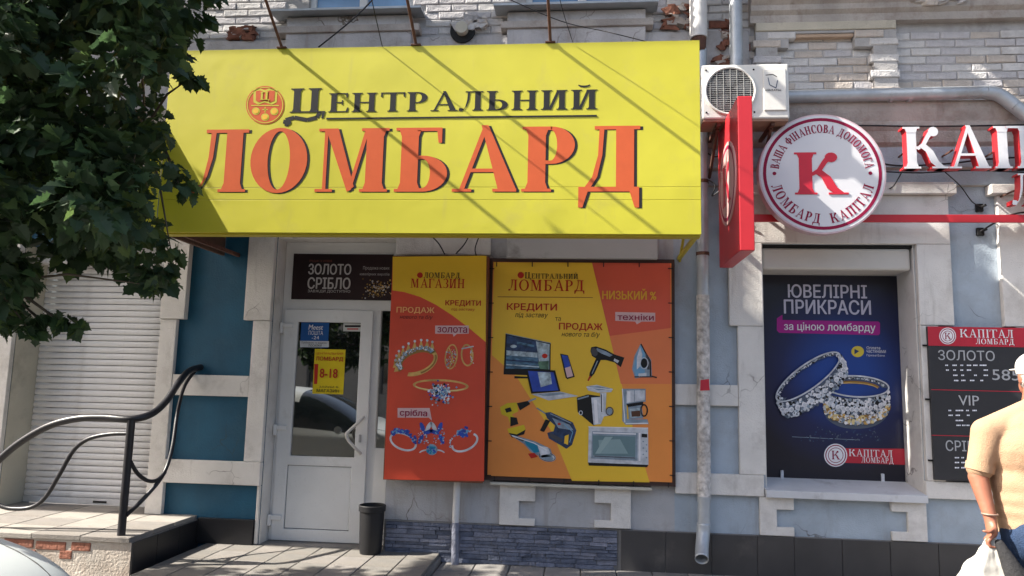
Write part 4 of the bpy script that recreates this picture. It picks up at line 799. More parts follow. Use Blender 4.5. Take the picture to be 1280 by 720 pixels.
word('КАПІТАЛ', 2.655, 3.405, .36, -.34, 'raised white capital letters with red sides beside the round sign')
word('ЛОМБАРД', 3.50, 3.10, .26, -.34, 'smaller raised white letters with red sides below the big letters')
rs = thing('projecting_sign', (1.2, -.6, 2.6), 'red box sign standing out from the wall edge on, between yellow sign and round sign', 'sign')
box('sign_box', rs, 1.165, 1.275, -1.03, -.2, 2.575, 3.78, red, .006)
pinkw = P('faded_pink_white', (.62, .36, .34), .4)
m = MB(); m.tube([(1.164, -.62, 3.2), (1.155, -.62, 3.2)], .34, pinkw, 40); m.build('disc', rs, smooth=2); m = MB()
for i in range(40):
    a, b = math.pi*i/20, math.pi*(i+1)/20; m.face([(1.154, -.62+r_*math.cos(c), 3.2+r_*math.sin(c)) for r_, c in ((.31, a), (.31, b), (.28, b), (.28, a))], maroon)
m.build('printed_ring', rs)
m = MB()
for k, st in enumerate(gl('К')[0]): m.face([(1.1535-k*.0002, -.62+.18-x*.36, 3.03+z*.34) for x, z in st], P('red_letter', (.55, .02, .04), .4))
m.build('letter', rs)
for z in (2.9, 3.55): box('bracket', rs, 1.20, 1.24, -.2, -.01, z, z+.04, rust, .002)

# ================================================================== air conditioner
ac = thing('air_conditioner', (1.32, -.4, 3.77), 'white outdoor air conditioner unit on rusty brackets beside the yellow sign', 'air conditioner')
AY = -.55; mb_ = box('casing', ac, .975, 1.685, AY, -.27, 3.775, 4.25, acw, .014)
fx, fz, fr_ = 1.205, 4.015, .195
m = MB(); m.tube([(fx, AY-.003, fz), (fx, AY-.0005, fz)], fr_, P('fan_well', (.05, .05, .05)), 40); m.build('fan_opening', ac)
m = MB()
for i in range(5):
    a0 = i*2*math.pi/5; pts = [(fx+rr*math.cos(a0+t), AY-.005+t*.002, fz+rr*math.sin(a0+t)) for rr, t in ((.04, 0), (.175, -.15), (.18, .55), (.05, .8))]; m.face(pts, P('fan_blade', (.16, .16, .16)))
m.build('fan', ac)
gw = P('grille_wire', (.42, .42, .40)); m = MB()
for i in range(21):
    zz_ = fz-.19+i*.019; hw = math.sqrt(max(0, fr_**2-(zz_-fz)**2)); m.tube([(fx-hw, AY-.012, zz_), (fx+hw, AY-.012, zz_)], .0022, gw, 4)
for i in range(7):
    x = fx-.165+i*.055; hw = math.sqrt(max(0, fr_**2-(x-fx)**2)); m.tube([(x, AY-.015, fz-hw), (x, AY-.015, fz+hw)], .0022, gw, 4)
m.build('grille', ac); m = MB(); m.tube([(fx+(fr_+.008)*math.cos(t*math.pi/20), AY-.010, fz+(fr_+.008)*math.sin(t*math.pi/20)) for t in range(41)], .011, acw, 8, False); m.build('grille_rim', ac, smooth=True)
box('cover', ac, 1.475, 1.66, AY-.012, AY-.0005, 3.84, 4.20, acw, .008)
for x, z in ((1.01, 4.2), (1.40, 4.2), (1.01, 3.83), (1.40, 3.83)): m = MB(); m.tube([(x, AY-.004, z), (x, AY, z)], .008, dark, 8); m.build('screw', ac)
pr = Print(ac, AY-.0125); pr.line([(960, 97), (962, 106), (970, 110), (972, 100)], 1, navy, 1); pr.line([(957, 94), (966, 93), (971, 96)], 1, ink, 1); pr.sans('KENTATSU', 957, 111.5, 976, 114, ink, .02, 0, 1); pr.done('lettering')
box('drip_tray', ac, .985, 1.675, AY+.01, -.28, 3.755, 3.774, M('brown_tray', (.28, .17, .12), .8), .002)
for x in (1.10, 1.54):
    br = box('bracket', ac, x, x+.03, AY+.03, -.01, 3.725, 3.754, rust, .002); m = MB(); m.tube([(x+.015, -.45, 3.72), (x+.015, -.02, 3.40)], .014, rust, 6); m.build('brace', br)
# pipes
dp = thing('downpipe', (1.0, -.1, .1), 'grey downpipe with peeling paper beside the stretched banner', 'downpipe')
tube('pipe', dp, [(1.045, -.09, 4.60), (1.04, -.09, 2.35)], .052, pipe_m, 16); tube('pipe', dp, [(1.04, -.09, 2.35), (1.035, -.09, .60)], .0555, peel, 16, label='section covered in peeling white paper')
tube('pipe', dp, [(1.035, -.09, .60), (1.03, -.09, .42)], .053, pipe_m, 16); tube('collar', dp, [(1.034, -.09, .645), (1.034, -.09, .60)], .058, pipe_m, 16)
m = MB(); m.tube(spline([(1.03, -.09, .43), (1.022, -.10, .34), (1.0, -.17, .235), (.985, -.255, .17)], 4), .055, pipe_m, 18, False); o = m.build('spout', dp, smooth=True); sd = o.modifiers.new('s', 'SOLIDIFY'); sd.thickness = .004
for z in (3.35, 2.7): tube('collar', dp, [(1.042, -.09, z), (1.042, -.09, z+.03)], .057, rust, 14)
v = at(877, 481, -.148); m = MB(); m.face([(1.0, -.1475, v.z-.05), (1.08, -.1475, v.z-.045), (1.075, -.1475, v.z+.05), (1.005, -.1475, v.z+.04)], redb); m.build('red_sticker', dp)
tube('pipe', dp, [(1.02, -.11, 6.3), (1.02, -.11, 4.70)], .078, pipe_w, 18, label='wide white upper section'); tube('collar', dp, [(1.022, -.11, 4.74), (1.03, -.10, 4.58)], [.07, .054], rust, 14)
hp = thing('gutter_pipe', (2.6, -.17, 4.07), 'grey metal drain pipe running level under the brick panels then bending down', 'drain pipe')
e1 = at(1240, 128, -.2); e2 = at(1290, 165, -.3)
tube('pipe', hp, [(1.355, -.12, 6.3), (1.35, -.12, 4.30)], .058, pipe_m, 16); tube('elbow', hp, spline([(1.35, -.12, 4.30), (1.36, -.13, 4.18), (1.42, -.16, 4.115), (1.55, -.18, 4.105)], 4), .057, pipe_m, 16)
tube('pipe', hp, [(1.55, -.18, 4.105), (e1.x-.05, -.2, 4.115)], .055, pipe_m, 16); tube('elbow', hp, spline([(e1.x-.05, -.2, 4.115), (e1.x+.06, -.2, 4.09), (e1.x+.17, -.22, 3.98)], 5), .057, pipe_m, 16)
tube('pipe', hp, [(e1.x+.17, -.22, 3.98), (e1.x+.75, -.30, 3.35), (e1.x+.8, -.3, .2)], .055, pipe_m, 16)
for x in (2.03, 2.62, 2.78): tube('collar', hp, [(x, -.18, 4.107), (x+.03, -.18, 4.107)], .06, pipe_m, 16)
wpx = thing('thin_wall_pipe', (-1.07, -.06, .02), 'thin white pipe rising from the stone cladding to the tall poster', 'pipe')
tube('pipe', wpx, [(-1.075, -.075, .345), (-1.07, -.075, .69)], .031, pipe_w, 14); tube('pipe', wpx, [(-1.065, -.085, .0), (-1.075, -.075, .345)], .033, stone_m[1], 14, label='lower section painted slate grey')
# loose cables on the right
cg = 'loose black cables along the moulding'
cable([(985, 162), (1060, 157), (1160, 158), (1290, 156)], [-.2, -.18, -.18, -.2], .007, 'topmost black cable along the moulding behind the raised letters', group=cg)
cable([(1088, 200), (1120, 207), (1180, 205), (1235, 199), (1290, 196)], [-.1]*5, .008, 'thick sagging cable behind the raised letters', group=cg)
cable([(1095, 214), (1150, 216), (1215, 213), (1290, 216)], [-.1]*4, .006, 'cable along the foot of the raised letters', group=cg)
cable([(1180, 214), (1200, 232), (1215, 252), (1226, 258)], [-.1, -.13, -.09, -.07], .005, 'short cable dropping from the raised letters to the pale blue wall', group=cg)
cable([(1128, 214), (1118, 231), (1112, 236)], [-.1, -.12, -.12], .005, 'shortest cable end hanging under the first raised letter', group=cg)
cable([(885, 192), (895, 196), (905, 190), (916, 180)], [-.1, -.12, -.12, -.2], .006, 'tangled cable between downpipe and red box sign', group=cg)
cable([(886, 225), (894, 232), (890, 245), (900, 238)], [-.1, -.14, -.12, -.15], .006, 'curled cable end below the tangled cable at the downpipe', group=cg)
cable([(1226, 289), (1260, 270), (1290, 264)], [-.06, -.12, -.2], .008, 'bent stay cable from the pale blue wall towards the small raised letters', group=cg)
for px, py, lab in ((1226, 259, 'upper black cable fixing on the pale blue wall'), (1227, 289, 'lower black cable fixing on the pale blue wall')):
    v = at(px, py, -.04); o = thing('cable_fixing', (v.x, -.02, v.z), lab, 'fixing'); box('plate', o, v.x-.03, v.x+.03, -.03, -.001, v.z-.035, v.z+.035, dark, .006); m = MB(); m.tube([(v.x, -.03, v.z), (v.x+.02, -.08, v.z+.01)], .012, dark, 8); m.build('bolt', o)

for k, (pp, lab) in enumerate(((((536, 292), (548, 304), (556, 318)), 'leftmost black wire hanging behind the yellow sign above the posters'), (((588, 292), (580, 306), (570, 317)), 'slanting black wire hanging behind the yellow sign above the posters'), (((600, 293), (594, 310), (596, 322)), 'black wire between the two posters under the yellow sign'))):
    cable(pp, [-.12, -.10, -.05], .006, lab)
# ================================================================== bin, railing
bn = thing('waste_bin', (-1.84, -.14, .07), 'black plastic waste bin standing right of the door', 'bin')
bx, by = -1.80, -.13; m = MB(); n = 28
prof = [(.09, .07), (.098, .12), (.103, .30), (.107, .42), (.116, .425), (.118, .47), (.112, .475), (.105, .47), (.092, .10), (0.001, .10)]
for k in range(len(prof)-1):
    for i in range(n):
        a, b = 2*math.pi*i/n, 2*math.pi*(i+1)/n; (r0, z0), (r1, z1) = prof[k], prof[k+1]
        m.face([(bx+r0*math.cos(a), by+r0*math.sin(a), z0), (bx+r0*math.cos(b), by+r0*math.sin(b), z0), (bx+r1*math.cos(b), by+r1*math.sin(b), z1), (bx+r1*math.cos(a), by+r1*math.sin(a), z1)], rubber)
o = m.build('bucket', bn); bm = bmesh.new(); bm.from_mesh(o.data); bmesh.ops.remove_doubles(bm, verts=bm.verts, dist=.0005); bmesh.ops.recalc_face_normals(bm, faces=bm.faces); bm.to_mesh(o.data); bm.free(); o.data.polygons.foreach_set('use_smooth', [True]*len(o.data.polygons)); o.modifiers.new('e', 'EDGE_SPLIT').split_angle = .6
m = MB(); m.tube([(bx, by, .40), (bx, by, .476)], [.1045, .110], rubber, 28, False); m.build('liner', bn, smooth=True)
rl = thing('railing', (-3.58, -.93, .30), 'black curved iron railing from the landing to the blue wall', 'railing')
ry = -.93; pbm = at(152, 669, ry); ptop = at(164, 525, ry)
tube('post', rl, [(-3.575, ry, .30), (-3.575, ry, ptop.z)], .031, black_m, 14)
def rail(name, px, ys, r): 
    pts = [at(p[0], p[1], y) for p, y in zip(px, ys)]; tube(name, rl, spline(pts, 6), r, black_m, 12)
rail('handrail', [(-60, 628), (-5, 578), (25, 553), (60, 533), (95, 523.5), (130, 522), (164, 524), (190, 517), (208, 501), (222, 480), (236, 464), (251, 459)], [ry]*7+[-.80, -.62, -.42, -.2, -.01], .029)
rail('lower_rail', [(-40, 610), (0, 632), (22, 636), (42, 633), (58, 620), (75, 592), (92, 563), (110, 549), (135, 543), (162, 542)], [ry]*10, .017)
rail('lower_rail', [(163, 577), (172, 592), (185, 601), (198, 599), (208, 585), (216, 556), (222, 515), (231, 482), (246, 461)], [ry, -.85, -.75, -.65, -.55, -.45, -.3, -.15, -.01], .016)
rail('lower_rail', [(158, 644), (175, 628), (195, 606), (206, 590)], [ry, -.8, -.68, -.57], .017)

# ================================================================== parked car (bonnet in view, the rest mirrored in the door glass)
car = thing('parked_car', (-4.1, -4.06, -.12), 'silver white car whose bonnet shows in the bottom left corner', 'car')
paint = M('silver_white_paint', (.46, .49, .485), .3, .02, 3, 0, metal=.0, ior=1.6); cgl = M('car_glass', (.015, .02, .022), .04, 0, 3, 0, ior=1.7)
# stations from tail (x=-6.1) to nose; each: x, half width, sill z, belt z, roof/bonnet z, half width at top
ST = [(-6.12, .66, .42, .80, .98, .60), (-6.05, .78, .26, .88, 1.12, .66), (-5.75, .85, .22, .93, 1.42, .60), (-5.2, .87, .20, .93, 1.51, .58), (-4.6, .87, .20, .92, 1.53, .59), (-4.0, .87, .20, .91, 1.50, .59), (-3.55, .87, .20, .90, 1.34, .62), (-3.08, .87, .20, .90, 1.045, .69), (-2.95, .87, .21, .90, .995, .72), (-2.6, .85, .22, .86, .94, .70), (-2.3, .80, .22, .78, .86, .64), (-2.12, .70, .25, .66, .74, .55), (-2.05, .60, .34, .52, .58, .50)]
cy0, cz0 = -4.07, -.12; rows = []
for x, hw, zs, zb, zt, tw in ST:
    half = [(hw*.80, zs), (hw*.97, zs+.06), (hw, (zs+zb)/2), (hw*.985, zb-.04), (hw*.95, zb), (tw+(hw*.95-tw)*.25 if zt-zb > .25 else tw+(hw*.95-tw)*.5, zt-.06*(zt-zb)/.5-.012), (tw*.8, zt+.005), (tw*.4, zt+.028)]
    rows.append([(x, cy0-a, cz0+b) for a, b in half]+[(x, cy0, cz0+zt+.034)]+[(x, cy0+a, cz0+b) for a, b in half[::-1]])
m = MB(); nr = len(rows[0])
for rw in rows: m.v += rw
pi_, gi_ = m.mi(paint), m.mi(cgl)
for i in range(len(rows)-1):
    for j in range(nr-1):
        m.f.append((i*nr+j, (i+1)*nr+j, (i+1)*nr+j+1, i*nr+j+1))
        side_g = j in (4, nr-6) and 2 <= i <= 6; front_g = 5 <= j <= nr-7 and i in (5, 6); back_g = 5 <= j <= nr-7 and i == 1
        m.m.append(gi_ if (side_g or front_g or back_g) and i < 7 else pi_)
    m.f.append((i*nr+nr-1, (i+1)*nr+nr-1, (i+1)*nr, i*nr)); m.m.append(pi_)
m.f.append(tuple(range(nr-1, -1, -1))); m.m.append(pi_); m.f.append(tuple((len(rows)-1)*nr+j for j in range(nr))); m.m.append(pi_)
cb = m.build('body', car, fix=True, smooth=True); sd = cb.modifiers.new('s', 'SUBSURF'); sd.levels = 1; sd.render_levels = 2
bpy.context.view_layer.update(); dgc = bpy.context.evaluated_depsgraph_get()
for s_ in (-1, 1):
    seam = []
    for k in range(24):
        x = -3.0+k*.037; yy = cy0+s_*(.66-.14*(k/23)**2); ok, lc, nn_, *_r = cb.evaluated_get(dgc).ray_cast(Vector((x, yy, 3))-org(car), Vector((0, 0, -1)))
        if ok: seam.append(lc+org(car))
    if len(seam) > 3: m = MB(); m.tube(seam, .0045, dark, 6); m.build('bonnet_gap', car)
for x in (-5.35, -2.85):
    for s_ in (-1, 1):
        yy = cy0+s_*.80; wv = thing('wheel', (0, 0, 0), None, None); wv.parent = car; wv.location = Vector((x, yy, .20))-org(car)
        m = MB(); ring_p = [(.20, -.09), (.28, -.10), (.315, -.08), (.32, 0), (.315, .08), (.28, .10), (.20, .09)]
        for k in range(len(ring_p)-1):
            for i in range(28):
                a, b = 2*math.pi*i/28, 2*math.pi*(i+1)/28; (r0, o0_), (r1, o1_) = ring_p[k], ring_p[k+1]
                m.face([(x+r0*math.cos(a), yy+o0_, .20+r0*math.sin(a)), (x+r0*math.cos(b), yy+o0_, .20+r0*math.sin(b)), (x+r1*math.cos(b), yy+o1_, .20+r1*math.sin(b)), (x+r1*math.cos(a), yy+o1_, .20+r1*math.sin(a))], rubber)
        m.build('tyre', wv, fix=True); m = MB(); m.tube([(x, yy+s_*.05, .20), (x, yy+s_*.085, .20)], .205, P('rim_metal', (.4, .4, .42), .3), 24); m.build('rim', wv)
for s_ in (-1, 1):
    m = MB(); yy = cy0+s_*.56; m.hull8([(-2.16, yy-.14, .44), (-2.06, yy-.12, .44), (-2.10, yy+.12, .44), (-2.24, yy+.14, .44), (-2.30, yy-.14, .60), (-2.11, yy-.12, .58), (-2.14, yy+.12, .58), (-2.36, yy+.14, .62)], P('lamp_glass', (.6, .62, .65), .1)); m.build('headlight', car, fix=True, bevel=.01)
    m = MB(); m.tube([(-3.35, cy0+s_*.88, .84), (-3.33, cy0+s_*.98, .86)], .05, paint, 10); m.build('mirror', car, smooth=2)

# ================================================================== street tree
leafm = [M('leaf_dark', (.032, .060, .027), .5, .2, 9, 0, trans=.4), M('leaf_mid', (.045, .085, .032), .5, .2, 9, 0, trans=.45), M('leaf_light', (.085, .135, .040), .5, .2, 9, 0, trans=.5)]
bark = M('bark', (.09, .07, .05), .9, .3, 12, 1, 30)
def leaf_mesh(kind, v):
    "lobed, toothed leaf, 1 unit long, folded along its midrib"
    r = random.Random(v+50)
    half = [(.0, .0), (.14, .02), (.30, -.06), (.36, .08), (.48, .10), (.40, .22), (.47, .34), (.33, .36), (.34, .50), (.44, .60), (.27, .62), (.22, .74), (.10, .80), (.0, 1.0)]
    half = [(a*(1+r.uniform(-.12, .12)), b+r.uniform(-.02, .02)) for a, b in half]; half[0] = (0, 0); half[-1] = (0, 1)
    m = MB(); k = r.uniform(.15, .35); c = r.uniform(-.25, .25)
    P3 = lambda a, b, s: (s*a, b, k*abs(a)+c*(b-.5)**2-.15*b*b)
    for s in (-1, 1):
        for i in range(1, len(half)-2): m.face([P3(0, .15+.05*i, 1), P3(half[i][0], half[i][1], s), P3(half[i+1][0], half[i+1][1], s)], leafm[kind])
        m.face([P3(0, 0, 1), P3(half[1][0], half[1][1], s), P3(0, .2, 1)], leafm[kind]); m.face([P3(0, .7, 1), P3(half[-2][0], half[-2][1], s), P3(0, 1, 1)], leafm[kind])
        for i in range(1, len(half)-2): m.face([P3(0, .15+.05*i, 1), P3(half[i+1][0], half[i+1][1], s), P3(0, .20+.05*i, 1)], leafm[kind])
    o = m.build('leaf', None); me = o.data; bpy.data.objects.remove(o); return me
LM = [leaf_mesh(k, v) for k in (0, 1, 2) for v in range(3)]
LV = [(np.array([v.co[:] for v in me.vertices]), [tuple(p.vertices) for p in me.polygons], me.materials[0]) for me in LM]
tree = thing('street_tree', (-4.75, -2.75, -.03), 'leafy street tree whose dark crown hangs over the left of the picture', 'tree')
CROWN = [(-420, -330), (120, -330), (250, -120), (268, -20), (279, 12), (268, 44), (262, 70), (243, 84), (232, 108), (222, 128), (216, 150), (228, 168), (236, 186), (222, 204), (206, 222), (198, 250), (206, 276), (212, 300), (230, 330), (224, 362), (204, 388), (182, 378), (160, 358), (130, 346), (88, 344), (60, 330), (38, 306), (30, 318), (36, 360), (20, 392), (4, 420), (-60, 440), (-420, 380)]
rt_ = random.Random(77)
def crown_pt():
    while True:
        p = (rt_.uniform(-420, 285), rt_.uniform(-330, 445))
        if inside(p, CROWN) and (p[0] > -180 or rt_.random() < .5): return p
def edge_d(p):
    best = 1e9
    for i in range(2, len(CROWN)-2):
        (x1, y1), (x2, y2) = CROWN[i], CROWN[i+1]; L = (x2-x1)**2+(y2-y1)**2; t = max(0, min(1, ((p[0]-x1)*(x2-x1)+(p[1]-y1)*(y2-y1))/L)); best = min(best, math.hypot(p[0]-x1-t*(x2-x1), p[1]-y1-t*(y2-y1)))
    return best
tips = []
for i in range(330):
    p = crown_pt(); d = edge_d(p); thick = min(1, d/110)
    if d < 14: continue
    y = -2.75+rt_.uniform(-.75, .75)*(.25+thick); tips.append((at(p[0], p[1], y), d))
for p, y, n_ in (((52, 398), -2.9, 1), ((78, 400), -2.9, 1), ((92, 408), -2.88, 1), ((40, 412), -2.92, 1), ((15, 365), -2.9, 1), ((8, 335), -2.95, 1), ((222, 215), -2.7, 1), ((228, 235), -2.7, 1), ((236, 95), -2.7, 1), ((190, 352), -2.75, 1), ((204, 338), -2.7, 1), ((215, 315), -2.7, 1)): tips.append((at(p[0], p[1], y), 6))
leaves = []
for c, d in tips:
    n_ = 92 if d > 40 else (56 if d > 10 else 14); R_ = .19 if d > 40 else (.13 if d > 10 else .055)
    for k in range(n_):
        v = Vector((rt_.gauss(0, 1), rt_.gauss(0, 1), rt_.gauss(0, .8))); v = v.normalized()*R_*rt_.random()**.5
        L = rt_.uniform(.042, .105)
        outw = (v*2+Vector((rt_.gauss(0, .1), rt_.gauss(0, .1), -.10))).normalized()
        q = outw.to_track_quat('Y', 'Z').to_matrix() @ Matrix.Rotation(rt_.uniform(-1.2, 1.2), 3, 'Y')
        cc = c+v; tt = -1.1-cc.y
        if tt > 0 and SX0+.35 < cc.x+PS*tt < SX1+.3 and SZ0-.2 < cc.z-QS*tt < SZ1+.9: continue
        leaves.append((c+v, q, L, rt_.choices(range(9), [4, 4, 4, 3, 3, 3, 1, 1, 1])[0], d))
leaves.sort(key=lambda t: (t[4], t[0].y)); single = leaves[:240]; rest = leaves[240:]
V = []; Fc = []; Mi = []; base = 0
for c, q, L, k, d in rest:
    vs, fs, mt_ = LV[k]; co_ = vs @ np.array(q).T*L+np.array(c-org(tree)); V.append(co_); Fc += [tuple(base+i for i in f) for f in fs]; Mi += [k//3]*len(fs); base += len(vs)
me = bpy.data.meshes.new('crown'); me.from_pydata(np.concatenate(V).tolist(), [], Fc); [me.materials.append(x) for x in leafm]; me.polygons.foreach_set('material_index', Mi); me.update()
cr = bpy.data.objects.new('crown', me); COL.objects.link(cr); cr.parent = tree; cr['kind'] = 'stuff'
for c, q, L, k, d in single:
    o = bpy.data.objects.new('leaf', LM[k]); COL.objects.link(o); o.parent = tree; o.matrix_local = Matrix.LocRotScale(c-org(tree), q.to_quaternion(), (L, L, L))
m = MB(); m.tube(spline([(-4.75, -2.75, -.05), (-4.72, -2.78, .9), (-4.80, -2.74, 1.9), (-4.70, -2.72, 2.9), (-4.6, -2.7, 4.2)], 5), [.15, .14, .13, .125, .125, .12, .12, .12, .115, .115, .11, .11, .105, .105, .10, .10, .095, .09, .08, .07, .06], bark, 14); m.build('trunk', tree, smooth=True)
limbs = [((-4.72, -2.75, 2.0), (-3.9, -2.8, 2.5), (-3.1, -2.85, 2.55)), ((-4.75, -2.74, 2.4), (-3.8, -2.6, 3.1), (-2.6, -2.6, 3.0)), ((-4.7, -2.72, 2.9), (-3.6, -2.9, 3.7), (-2.6, -2.9, 3.7)), ((-4.65, -2.7, 3.4), (-4.2, -2.4, 4.2), (-3.4, -2.3, 4.6)), ((-4.72, -2.75, 1.8), (-4.0, -3.1, 2.1), (-3.2, -3.0, 2.0)), ((-4.7, -2.7, 3.0), (-5.2, -2.4, 3.9), (-5.6, -2.3, 4.4))]
lp_ = []
for L_3 in limbs:
    s_ = spline(L_3, 8); lp_ += s_; m = MB(); m.tube(s_, [.055*(1-.75*i/(len(s_)-1)) for i in range(len(s_))], bark, 8); m.build('limb', tree, smooth=True)
m = MB()
for c, d in tips[::2]+tips[-12:]:
    n0 = min(lp_, key=lambda q: (q-c).length_squared)
    if (n0-c).length < 1.6: mid = (n0+c)/2+Vector((0, 0, .05)); m.tube([n0, mid, c+Vector((0, 0, -.02))], [.010, .007, .003], bark, 5, False)
o = m.build('twigs', tree, kind='stuff')
m = MB(); m.tube(spline([at(-30, 330, -2.95), at(10, 365, -2.92), at(30, 382, -2.9), at(52, 400, -2.9)], 4), .006, bark, 5); m.build('twig', tree)

# ================================================================== man with a bag
def blob(name, parts, voxel, mat, parent, smooth_it=8, label=None):
    "one continuous skin grown round tapered limbs and ellipsoids"
    bm = bmesh.new()
    def ball(c, r, s=(1, 1, 1), rot=None):
        g = bmesh.ops.create_icosphere(bm, subdivisions=3, radius=1); M4 = Matrix.Translation(c) @ (rot.to_4x4() if rot else Matrix.Identity(4)) @ Matrix.Diagonal((r*s[0], r*s[1], r*s[2], 1)); bmesh.ops.transform(bm, matrix=M4, verts=g['verts'])
    for p in parts:
        if p[0] == 'e': ball(Vector(p[1]), 1, p[2], p[3] if len(p) > 3 else None)
        else:
            a, b, r0, r1 = Vector(p[1]), Vector(p[2]), p[3], p[4]; n = max(2, int((b-a).length/(min(r0, r1)*.45))+1)
            for i in range(n+1): t = i/n; ball(a.lerp(b, t), r0+(r1-r0)*t)
    me = bpy.data.meshes.new(name); bm.to_mesh(me); bm.free(); o = bpy.data.objects.new(name, me); COL.objects.link(o)
    r_ = o.modifiers.new('r', 'REMESH'); r_.mode = 'VOXEL'; r_.voxel_size = voxel; s_ = o.modifiers.new('s', 'SMOOTH'); s_.iterations = smooth_it; s_.factor = .5
    bpy.context.view_layer.update(); m2 = bpy.data.meshes.new_from_object(o.evaluated_get(bpy.context.evaluated_depsgraph_get())); bpy.data.objects.remove(o)
    m2.materials.clear(); m2.materials.append(mat); m2.polygons.foreach_set('use_smooth', [True]*len(m2.polygons)); m2.transform(Matrix.Translation(-org(parent)))
    o = bpy.data.objects.new(name, m2); COL.objects.link(o); o.parent = parent; return tag(o, label)
def wrinkle(o, size, st):
    tx = bpy.data.textures.new('folds', 'CLOUDS'); tx.noise_scale = size; tx.noise_depth = 3; d = o.modifiers.new('d', 'DISPLACE'); d.texture = tx; d.strength = st; d.mid_level = .5; d.texture_coords = 'LOCAL'
skin = M('skin', (.29, .115, .07), .5, .1, 14, .15, 60); shirtm = M('beige_tshirt', (.37, .235, .145), .95, .08, 5, .5, 220); jeanm = M('blue_denim', (.014, .032, .075), .85, .6, 9, .6, 150); hairm = M('grey_hair', (.33, .30, .28), .8, .4, 40, 1.0, 120); capm = M('white_cap', (.55, .53, .50), .8, .04, 6, .1, 90); shoe = M('dark_shoe', (.04, .035, .03), .6, .1, 8, .1)
man = thing('person', (2.27, -2.55, 0), 'person in beige t-shirt, jeans and white cap seen from behind, carrying a white bag', 'person')
V3 = Vector; MX, MY = 2.27, -2.6
sh_l, el_l, wr_l = V3((2.04, -2.60, 1.36)), V3((1.985, -2.60, 1.14)), V3((2.000, -2.66, .955))
sh_r, el_r, wr_r = V3((2.50, -2.60, 1.41)), V3((2.58, -2.56, 1.14)), V3((2.56, -2.42, .94))
hip_l, kn_l, an_l = V3((2.16, -2.60, .86)), V3((2.13, -2.52, .47)), V3((2.12, -2.60, .08)); hip_r, kn_r, an_r = V3((2.36, -2.60, .86)), V3((2.40, -2.66, .47)), V3((2.40, -2.78, .10))
hc = V3((2.35, -2.50, 1.655)); nk = V3((2.30, -2.56, 1.50))
hand = V3((1.998, -2.675, .895))
fing = []
for i, (dx, L) in enumerate(((-.026, .9), (-.009, 1.0), (.009, .96), (.026, .8))):   # fingers curled round the bag handles, seen from behind
    b0 = hand+V3((-.008+dx*.25, dx, -.028)); k1 = b0+V3((-.022, dx*.1, -.022))*L; k2 = k1+V3((.006, 0, -.026))*L; k3 = k2+V3((.026, 0, -.004))*L
    fing += [('c', b0, k1, .0095, .0088), ('c', k1, k2, .0088, .0080), ('c', k2, k3, .0080, .0068)]
th0 = hand+V3((-.008, -.026, .012)); fing += [('c', th0, th0+V3((-.026, -.014, -.014)), .011, .0098), ('c', th0+V3((-.026, -.014, -.014)), th0+V3((-.050, -.012, -.010)), .0098, .0075)]
hr = V3((2.56, -2.38, .87)); 
for i, dx in enumerate((-.028, -.009, .010, .028)): b0 = hr+V3((0, dx, -.03)); fing += [('c', b0, b0+V3((-.006, 0, -.034)), .0095, .009), ('c', b0+V3((-.006, 0, -.034)), b0+V3((-.024, 0, -.055)), .009, .007)]
fing += [('c', hr+V3((-.01, .03, .01)), hr+V3((-.03, .045, -.03)), .011, .008)]
body = [('e', V3((MX, MY+.0, 1.22)), (.19, .13, .26)), ('e', V3((MX, MY, .92)), (.175, .125, .13)), ('c', nk-V3((.01, .0, .06)), hc-V3((0, .0, .05)), .062, .058), ('e', hc, (.077, .098, .115)), ('e', hc+V3((0, .055, -.055)), (.055, .05, .06)),
 ('e', hc+V3((0, .105, -.02)), (.014, .022, .022)), ('e', hc+V3((-.078, -.0, -.015)), (.010, .020, .032)), ('e', hc+V3((.078, 0, -.015)), (.010, .020, .032)), ('c', hc+V3((-.02, .098, -.062)), hc+V3((.02, .098, -.062)), .008, .008), ('e', hc+V3((-.03, .088, .012)), (.014, .01, .008)), ('e', hc+V3((.03, .088, .012)), (.014, .01, .008)),
 ('c', sh_l, el_l, .056, .046), ('c', el_l, wr_l, .046, .029), ('e', hand+V3((0, 0, .005)), (.022, .038, .045)), ('c', wr_l, hand, .028, .026), ('c', sh_r, el_r, .056, .046), ('c', el_r, wr_r, .046, .029), ('e', hr, (.022, .038, .045)), ('c', wr_r, hr, .028, .026),
 ('c', hip_l, kn_l, .085, .055), ('c', kn_l, an_l, .054, .036), ('c', hip_r, kn_r, .085, .055), ('c', kn_r, an_r, .054, .036)]+fing
blob('body', body, .0058, skin, man, 3)
ts = blob('t_shirt', [('e', V3((MX, MY-.01, 1.27)), (.222, .150, .20)), ('e', V3((MX, MY-.015, 1.36)), (.19, .115, .13)), ('e', V3((MX, MY+.01, 1.12)), (.214, .158, .2))]+[('e', V3((MX+.003, MY, z_)), (.212, .154, .11)) for z_ in (1.04, .98, .92, .87)]+[('c', V3((2.325, -2.57, 1.50)), sh_l+V3((.0, 0, .0)), .066, .072), ('c', V3((2.33, -2.57, 1.49)), sh_r-V3((.01, 0, .02)), .066, .072), ('c', V3((2.33, -2.565, 1.47)), V3((MX, MY, 1.30)), .085, .13), ('c', sh_l, sh_l.lerp(el_l, .80), .073, .062), ('c', sh_r, sh_r.lerp(el_r, .78), .073, .062)], .009, shirtm, man, 7)
bm = bmesh.new(); bm.from_mesh(ts.data); bmesh.ops.bisect_plane(bm, geom=bm.verts[:]+bm.edges[:]+bm.faces[:], plane_co=(0, 0, .872), plane_no=(0, .1, 1), clear_inner=True)
rz = random.Random(2)
